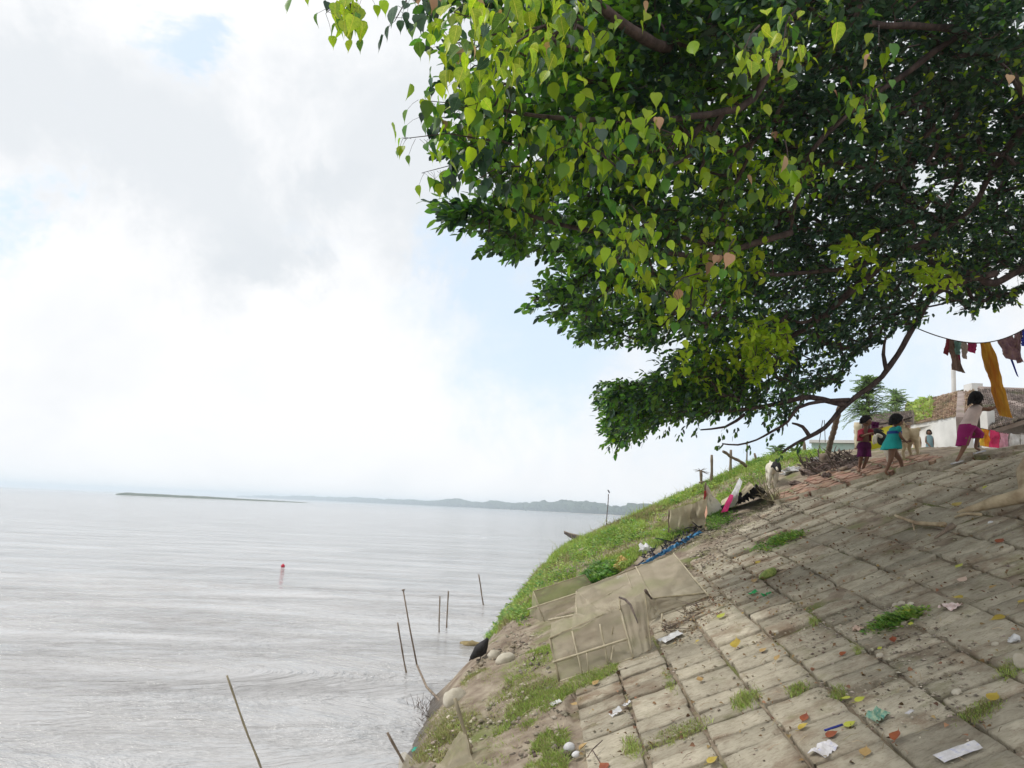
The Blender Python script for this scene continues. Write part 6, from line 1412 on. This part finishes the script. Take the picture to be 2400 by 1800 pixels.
def litter():
    v, q, t = bo_proto(1.0, .8, .45, .25); L_ = Leaves(); xy = np.concatenate([sample(PAVC, 900), sample(wpoly([(1620, 1330), (1760, 1290), (1990, 1330), (1900, 1420), (1680, 1440)]), 300), sample(wpoly([(1540, 1480), (1660, 1400), (1720, 1420), (1590, 1520)]), 120), sample(LUSH, 60)])
    for k_, (x, y) in enumerate(xy):
        if k_ < 800 and k_ % 2:      # most dead leaves lodge in the joints
            uu, dd = u_of(x, y); q_ = P0_+UV*(uu if k_ % 4 == 1 else U0+US*round((uu-U0)/US)+rs.normal()*.03)+DV*(D0+DS/2*round((dd-D0)/(DS/2))+rs.normal()*.025 if k_ % 4 == 1 else dd); x, y = q_[0], q_[1]
        L_.add(np.array([x, y, gz(x, y)+.03]), frame(rv()*np.array([1, 1, .25]), np.array([0, 0, 1.])+rv(.5), random.uniform(.018, .05)), 0)
    tag(L_.build('leaf_litter', (v, q, t), m_litter, None), 'small dry brown leaves littering the paving', 'leaf litter', kind='stuff')
litter()
tw2 = MB(); 
for i in range(30):
    q = random.random(); a = H(1550+q*110+random.uniform(-10, 10), 1480-q*75+random.uniform(-8, 12), .02+random.random()*.05); b = a+np.array([random.uniform(-.25, .25), random.uniform(-.12, .12), random.uniform(0, .08)]); tw2.tube([a, b], [.006, .003], 4)
tag(tw2.build('twig_heap', m_debris, None), 'heap of reddish brown twigs under the right end of the net traps', 'twigs', kind='stuff')
stick('stick', H(1555, 1478, .03), H(1652, 1430, .03), .012, .008, m_wood, 'straight stick lying along the twig heap beside the nets', 'stick')
# the leaves, papers and scraps one can point at
m_fy = pmat('yellow_fallen_leaf', (.38, .27, .04), (.56, .44, .09), scale=9, rough=.5, trans=.2); m_fl = pmat('lime_fallen_leaf', (.42, .46, .05), (.56, .58, .10), scale=9, rough=.5, trans=.2); m_fo = pmat('orange_fallen_leaf', (.30, .19, .07), (.46, .32, .14), scale=9, rough=.6); m_fr = pmat('red_brown_fallen_leaf', (.20, .05, .025), (.32, .10, .04), scale=9, rough=.6); m_fp = pmat('pale_pink_leaf', (.52, .38, .30), (.60, .46, .38), scale=9, rough=.7)
def fleaf(px, py, wpx, mat, label, an=None, curl=.25, droop=.15, w=.8):
    p = H(px, py, .032); s = wpx*dep(p)/FPX*.84; an = random.uniform(0, 6.28) if an is None else an
    v, q, t = bo_proto(1.0, w, curl, -droop); z = NP_+rv(.12); Fm = frame(UV*math.cos(an)+DV*math.sin(an), z, s); vv = (v-np.array([.45, 0, 0]))@Fm.T+p+NP_*.004
    mb = MB(); mb.add(vv, [tuple(a) for a in q]+[tuple(a) for a in t]); a = (np.array([-.45, 0, 0]))@Fm.T+p; b = (np.array([-.75, .06, .04]))@Fm.T+p; mb.tube([a, b], [.0022, .0015], 4)
    return tag(mb.build('fallen_leaf', mat, None, True), label, 'leaf', 'fallen leaves on the paving')
FL = [(2122, 1434, 42, m_fl, 'lime yellow leaf above the long strip of weeds', 0, .05, .05), (2135, 1462, 20, m_fl, 'small lime leaf at the lower edge of the strip of weeds', 1.0, .1, .1), (2338, 1449, 42, m_fy, 'bright yellow leaf lying flat on the pale block near the right edge', 3.1, .08, .02), (2245, 1402, 30, m_fy, 'golden leaf touching the crumpled pink paper', 2.2, .3, .1),
      (2330, 1634, 44, m_fy, 'pale yellow leaf below the dark open joint at the right', .6, .3, .1), (2245, 1181, 34, m_fy, 'orange yellow leaf just above the big root', .2, .05, 0), (1728, 1512, 42, m_fy, 'curled golden leaf with dark shadow, right of the nets', 1.1, .5, .4), (1790, 1524, 26, m_fo, 'thin yellow leaf edge on right of the curled golden one', .4, .2, .1), (1640, 1594, 26, m_fo, 'upright orange leaf on the middle of a block', 1.7, .35, .3),
      (1636, 1503, 14, m_fy, 'tiny yellow leaf left of the round block joint', .3, .3, .2), (1692, 1443, 32, m_fl, 'dull yellow leaf beside the green scrap', .5, .1, .1), (1398, 1601, 26, m_fo, 'dull orange leaf at the rim of the grass below the nets', .5, .3, .2), (1345, 1652, 22, m_fo, 'orange leaf in the soil by the corner of the paving', 2.5, .3, .2), (2018, 1640, 36, m_fl, 'left one of two yellow green leaves lying together', .1, .2, .1), (2062, 1520, 18, m_fl, 'lime leaf caught in a sprig of grass', 1.4, .3, .1),
      (2022, 1640+4, 36, m_fl, None, .4, .3, .2), (1982, 1637, 28, m_fl, 'smaller yellow green leaf beside the bigger one', 2.8, .1, .1), (1888, 1684, 34, m_fr, 'dark red brown leaf above the orange one near the bottom', .8, .35, .3), (1885, 1706, 36, m_fy, 'orange yellow leaf right under the dark red one', .1, .4, .3), (1994, 1697, 40, m_fl, 'long lime leaf beside the blue stick', .15, .1, .05), (2104, 1728, 44, m_fr, 'folded rust red leaf in the joint at the bottom', .7, .6, .3), (2030, 1764, 42, m_fo, 'mottled orange leaf curling beside the dark crack', 1.0, .4, .2),
      (1952, 1722, 42, m_fr, 'narrow brown leaf under the blue stick', .1, .2, .1), (1824, 1544, 24, m_fo, 'ochre curled leaf on the block below the round joint', .6, .5, .4), (1978, 1534, 24, m_fr, 'brown orange curled leaf in a dirt filled joint', .3, .5, .2), (2095, 1502, 26, m_fr, 'maroon crumpled leaf standing on a block', 1.2, .7, .4), (2250, 1326, 28, m_fl, 'narrow lime leaf with a brown tail', .4, .1, .1), (2258, 1358, 34, m_fp, 'pale pink brown leaf lying on the shaded block', .5, .1, .1), (2330, 1376, 26, m_fo, 'broken amber leaf with a red stem near the right', .1, .3, .1),
      (2345, 1268, 30, m_fr, 'thin rust coloured leaf lying in a joint below the big root', .4, .2, .1), (2396, 1410, 24, m_fy, 'yellow leaf cut by the right edge of the picture', .4, .2, .1), (1672, 1782, 40, m_fy, 'yellow leaf blending into the soil at the bottom', .3, .2, .1), (1415, 1798, 40, m_fr, 'big red brown leaf on a forked stem at the bottom edge', 2.0, .3, .2), (1370, 1752, 34, m_fo, 'ochre leaf hooked on the forked twig at the bottom', .4, .5, .3), (1335, 1455, 20, m_fo, None, .4, .3, .2), (2310, 1135+8, 16, m_fl, 'pale twisted leaf above the shaded hollow by the root', .3, .4, .3),
      (1985, 1095+40, 12, m_fy, None, .3, .2, .2), (1905, 1348, 16, m_fo, 'small tan leaf in the litter below the brown soil', .4, .3, .2), (1770, 1362, 24, m_fo, 'ochre leaf right of the green husk', 1.0, .3, .2), (1778, 1318, 20, m_fy, 'yellow leaf above the green husk', .4, .2, .1)]
for q in FL:
    if q[4]: fleaf(q[0], q[1], q[2], q[3], q[4], q[5], q[6], q[7])
def scrap(px, py, wpx, hpx, mat, name, label, cat, an=0.0, wave=.012, hh=.03, nn=8):
    p = H(px, py, hh); s = dep(p)/FPX; u = UV*math.cos(an)+DV*math.sin(an); v = np.cross(NP_, u); w = wpx*s/2; h = hpx*s*1.6/2
    o = cloth(name, (p-u*w+v*h, p+u*w+v*h*.9, p+u*w*.95-v*h, p-u*w*.9-v*h*1.05), mat, None, nn, nn, wave, 3, 0, px*.37); return tag(o, label, cat)
scrap(2245, 1760, 104, 26, m_paper, 'flat_carton', 'flattened pale grey carton lying across the blocks at the bottom right', 'carton', 0, .008, .045)
scrap(1928, 1756, 54, 32, m_paper, 'crumpled_paper', 'torn white paper near the bottom, left of the flattened carton', 'paper', .6, .03, .04)
scrap(2228, 1419, 38, 28, pmat('pink_white_paper', (.66, .48, .45), (.78, .68, .66), scale=30, rough=.8), 'crumpled_paper', 'crumpled pinkish paper under the golden leaf', 'paper', .2, .03, .04)
scrap(2056, 1674, 42, 26, pmat('teal_wrapper', (.04, .26, .22), (.42, .50, .34), scale=40, rough=.35), 'snack_wrapper', 'shiny teal and yellow snack wrapper on the paving', 'wrapper', .5, .03, .035)
scrap(1572, 1491, 56, 22, m_white, 'plastic_sheet', 'pale bluish plastic sheet at the end of the net traps', 'plastic sheet', .3, .02, .035)
scrap(2132, 1668, 22, 8, m_paper, 'paper_strip', 'little white and navy paper strip right of the teal wrapper', 'paper', .4, .01)
scrap(1443, 1668, 30, 14, m_white, 'plastic_scrap', 'white plastic scrap on the leftmost paving block', 'scrap', .5, .02)
scrap(1468, 1648, 26, 10, m_white, 'plastic_scrap', 'dirty white scrap wedged in the joint beside the leftmost block', 'scrap', .7, .02)
scrap(1302, 1646, 28, 12, m_white, 'plastic_scrap', 'white scrap in the thin grass left of the paving', 'scrap', .2, .02); scrap(2376, 1498, 22, 16, m_white, 'plastic_scrap', 'small white scrap near the right edge of the paving', 'scrap', .9, .03)
scrap(2010, 1470+2, 26, 14, m_fp, 'paper_scrap', 'greyish pink crumpled scrap left of the weeds strip', 'paper', .5, .03)
m_green = solid('green_plastic', (.02, .35, .10), .4); scrap(1765, 1388, 20, 10, m_green, 'green_scrap', 'left bit of green plastic on the littered blocks', 'scrap', .4, .02); scrap(1796, 1392, 26, 10, m_green, 'green_scrap', 'right bit of green plastic on the littered blocks', 'scrap', .1, .02)
scrap(980, 1752, 34, 8, solid('teal_plastic', (.03, .40, .30), .4), 'green_strip', 'torn green plastic strip at the waterline', 'scrap', .3, .02, .02)
stick('blue_stick', H(1932, 1712, .03), H(1975, 1698, .03), .009, .009, solid('dark_blue_plastic', (.02, .03, .20), .4), 'short dark blue plastic tube by the lime leaf', 'tube', knots=False, bend=0)
boulder(2322, 1226, 7, 6, 'tiny white stone under the big root', .9, .3, 5, m_white, 'stone', 'stone'); boulder(1334, 1752, 14, 12, 'white plastic cup end in the grass at the bottom', 1, .2, 6, m_white, 'plastic_cup', 'cup'); boulder(1350, 1768, 10, 7, 'white pebble under the plastic cup', 1, .4, 7, m_white, 'stone', 'stone')
boulder(2392, 1552, 16, 22, 'pale green stone cut by the right edge of the picture', 1, .4, 8, m_rock, 'stone', 'stone')
for i, (x, y, r, lb) in enumerate(((2098, 1418, 8, 'left pebble of the row above the lime leaf'), (2112, 1415, 9, 'middle pebble of the row above the lime leaf'), (2134, 1416, 8, 'right pebble of the row above the lime leaf'), (2242, 1622, 11, 'pebble beside the dark open joint'), (2062, 1537, 9, 'pale stone chip in a joint near the maroon leaf'), (1820, 1482, 6, 'white pebble in the dirt filled joint'), (2332, 1510, 8, 'white chip next to the dirt near the right edge'))):
    boulder(x, y, r, r*.7, lb, 1, .5, 20+i, m_rock, 'pebble', 'pebble', 'pebbles lying on the paving')
# split green husk
t = empty('green_husk', H(1790, 1345), 'split green husk lying among the brown litter', 'husk'); p = H(1800, 1345, .04); s = dep(p)/FPX; mb = MB(); mb.ell(p, (24*s, 14*s, 11*s), Matrix.Rotation(-.5, 3, 'Y'), 14, 9, 0, .2); mb.build('shell', pmat('husk_green', (.10, .17, .03), (.32, .36, .10), scale=20, rough=.6), t, True)
for k in range(4): mb = MB(); mb.tube([p+rv(.02), p+np.array([.1+.05*k, rs.rand()*.1, .06]), p+np.array([.2, -.03*k, -.02+.02*k])], [.012, .01, .004], 5); mb.build('fibre', m_wood, t, True)
# forked twig by the bottom edge
mb = MB(); mb.tube([H(1408, 1790, .04), H(1388, 1757, .06), H(1412, 1735, .05)], [.004, .006, .004], 5); mb.tube([H(1388, 1757, .06), H(1376, 1775, .03)], [.004, .003], 5); tag(mb.build('forked_twig', m_wooddark, None, True), 'dark forked twig holding the big red brown leaf', 'twig')
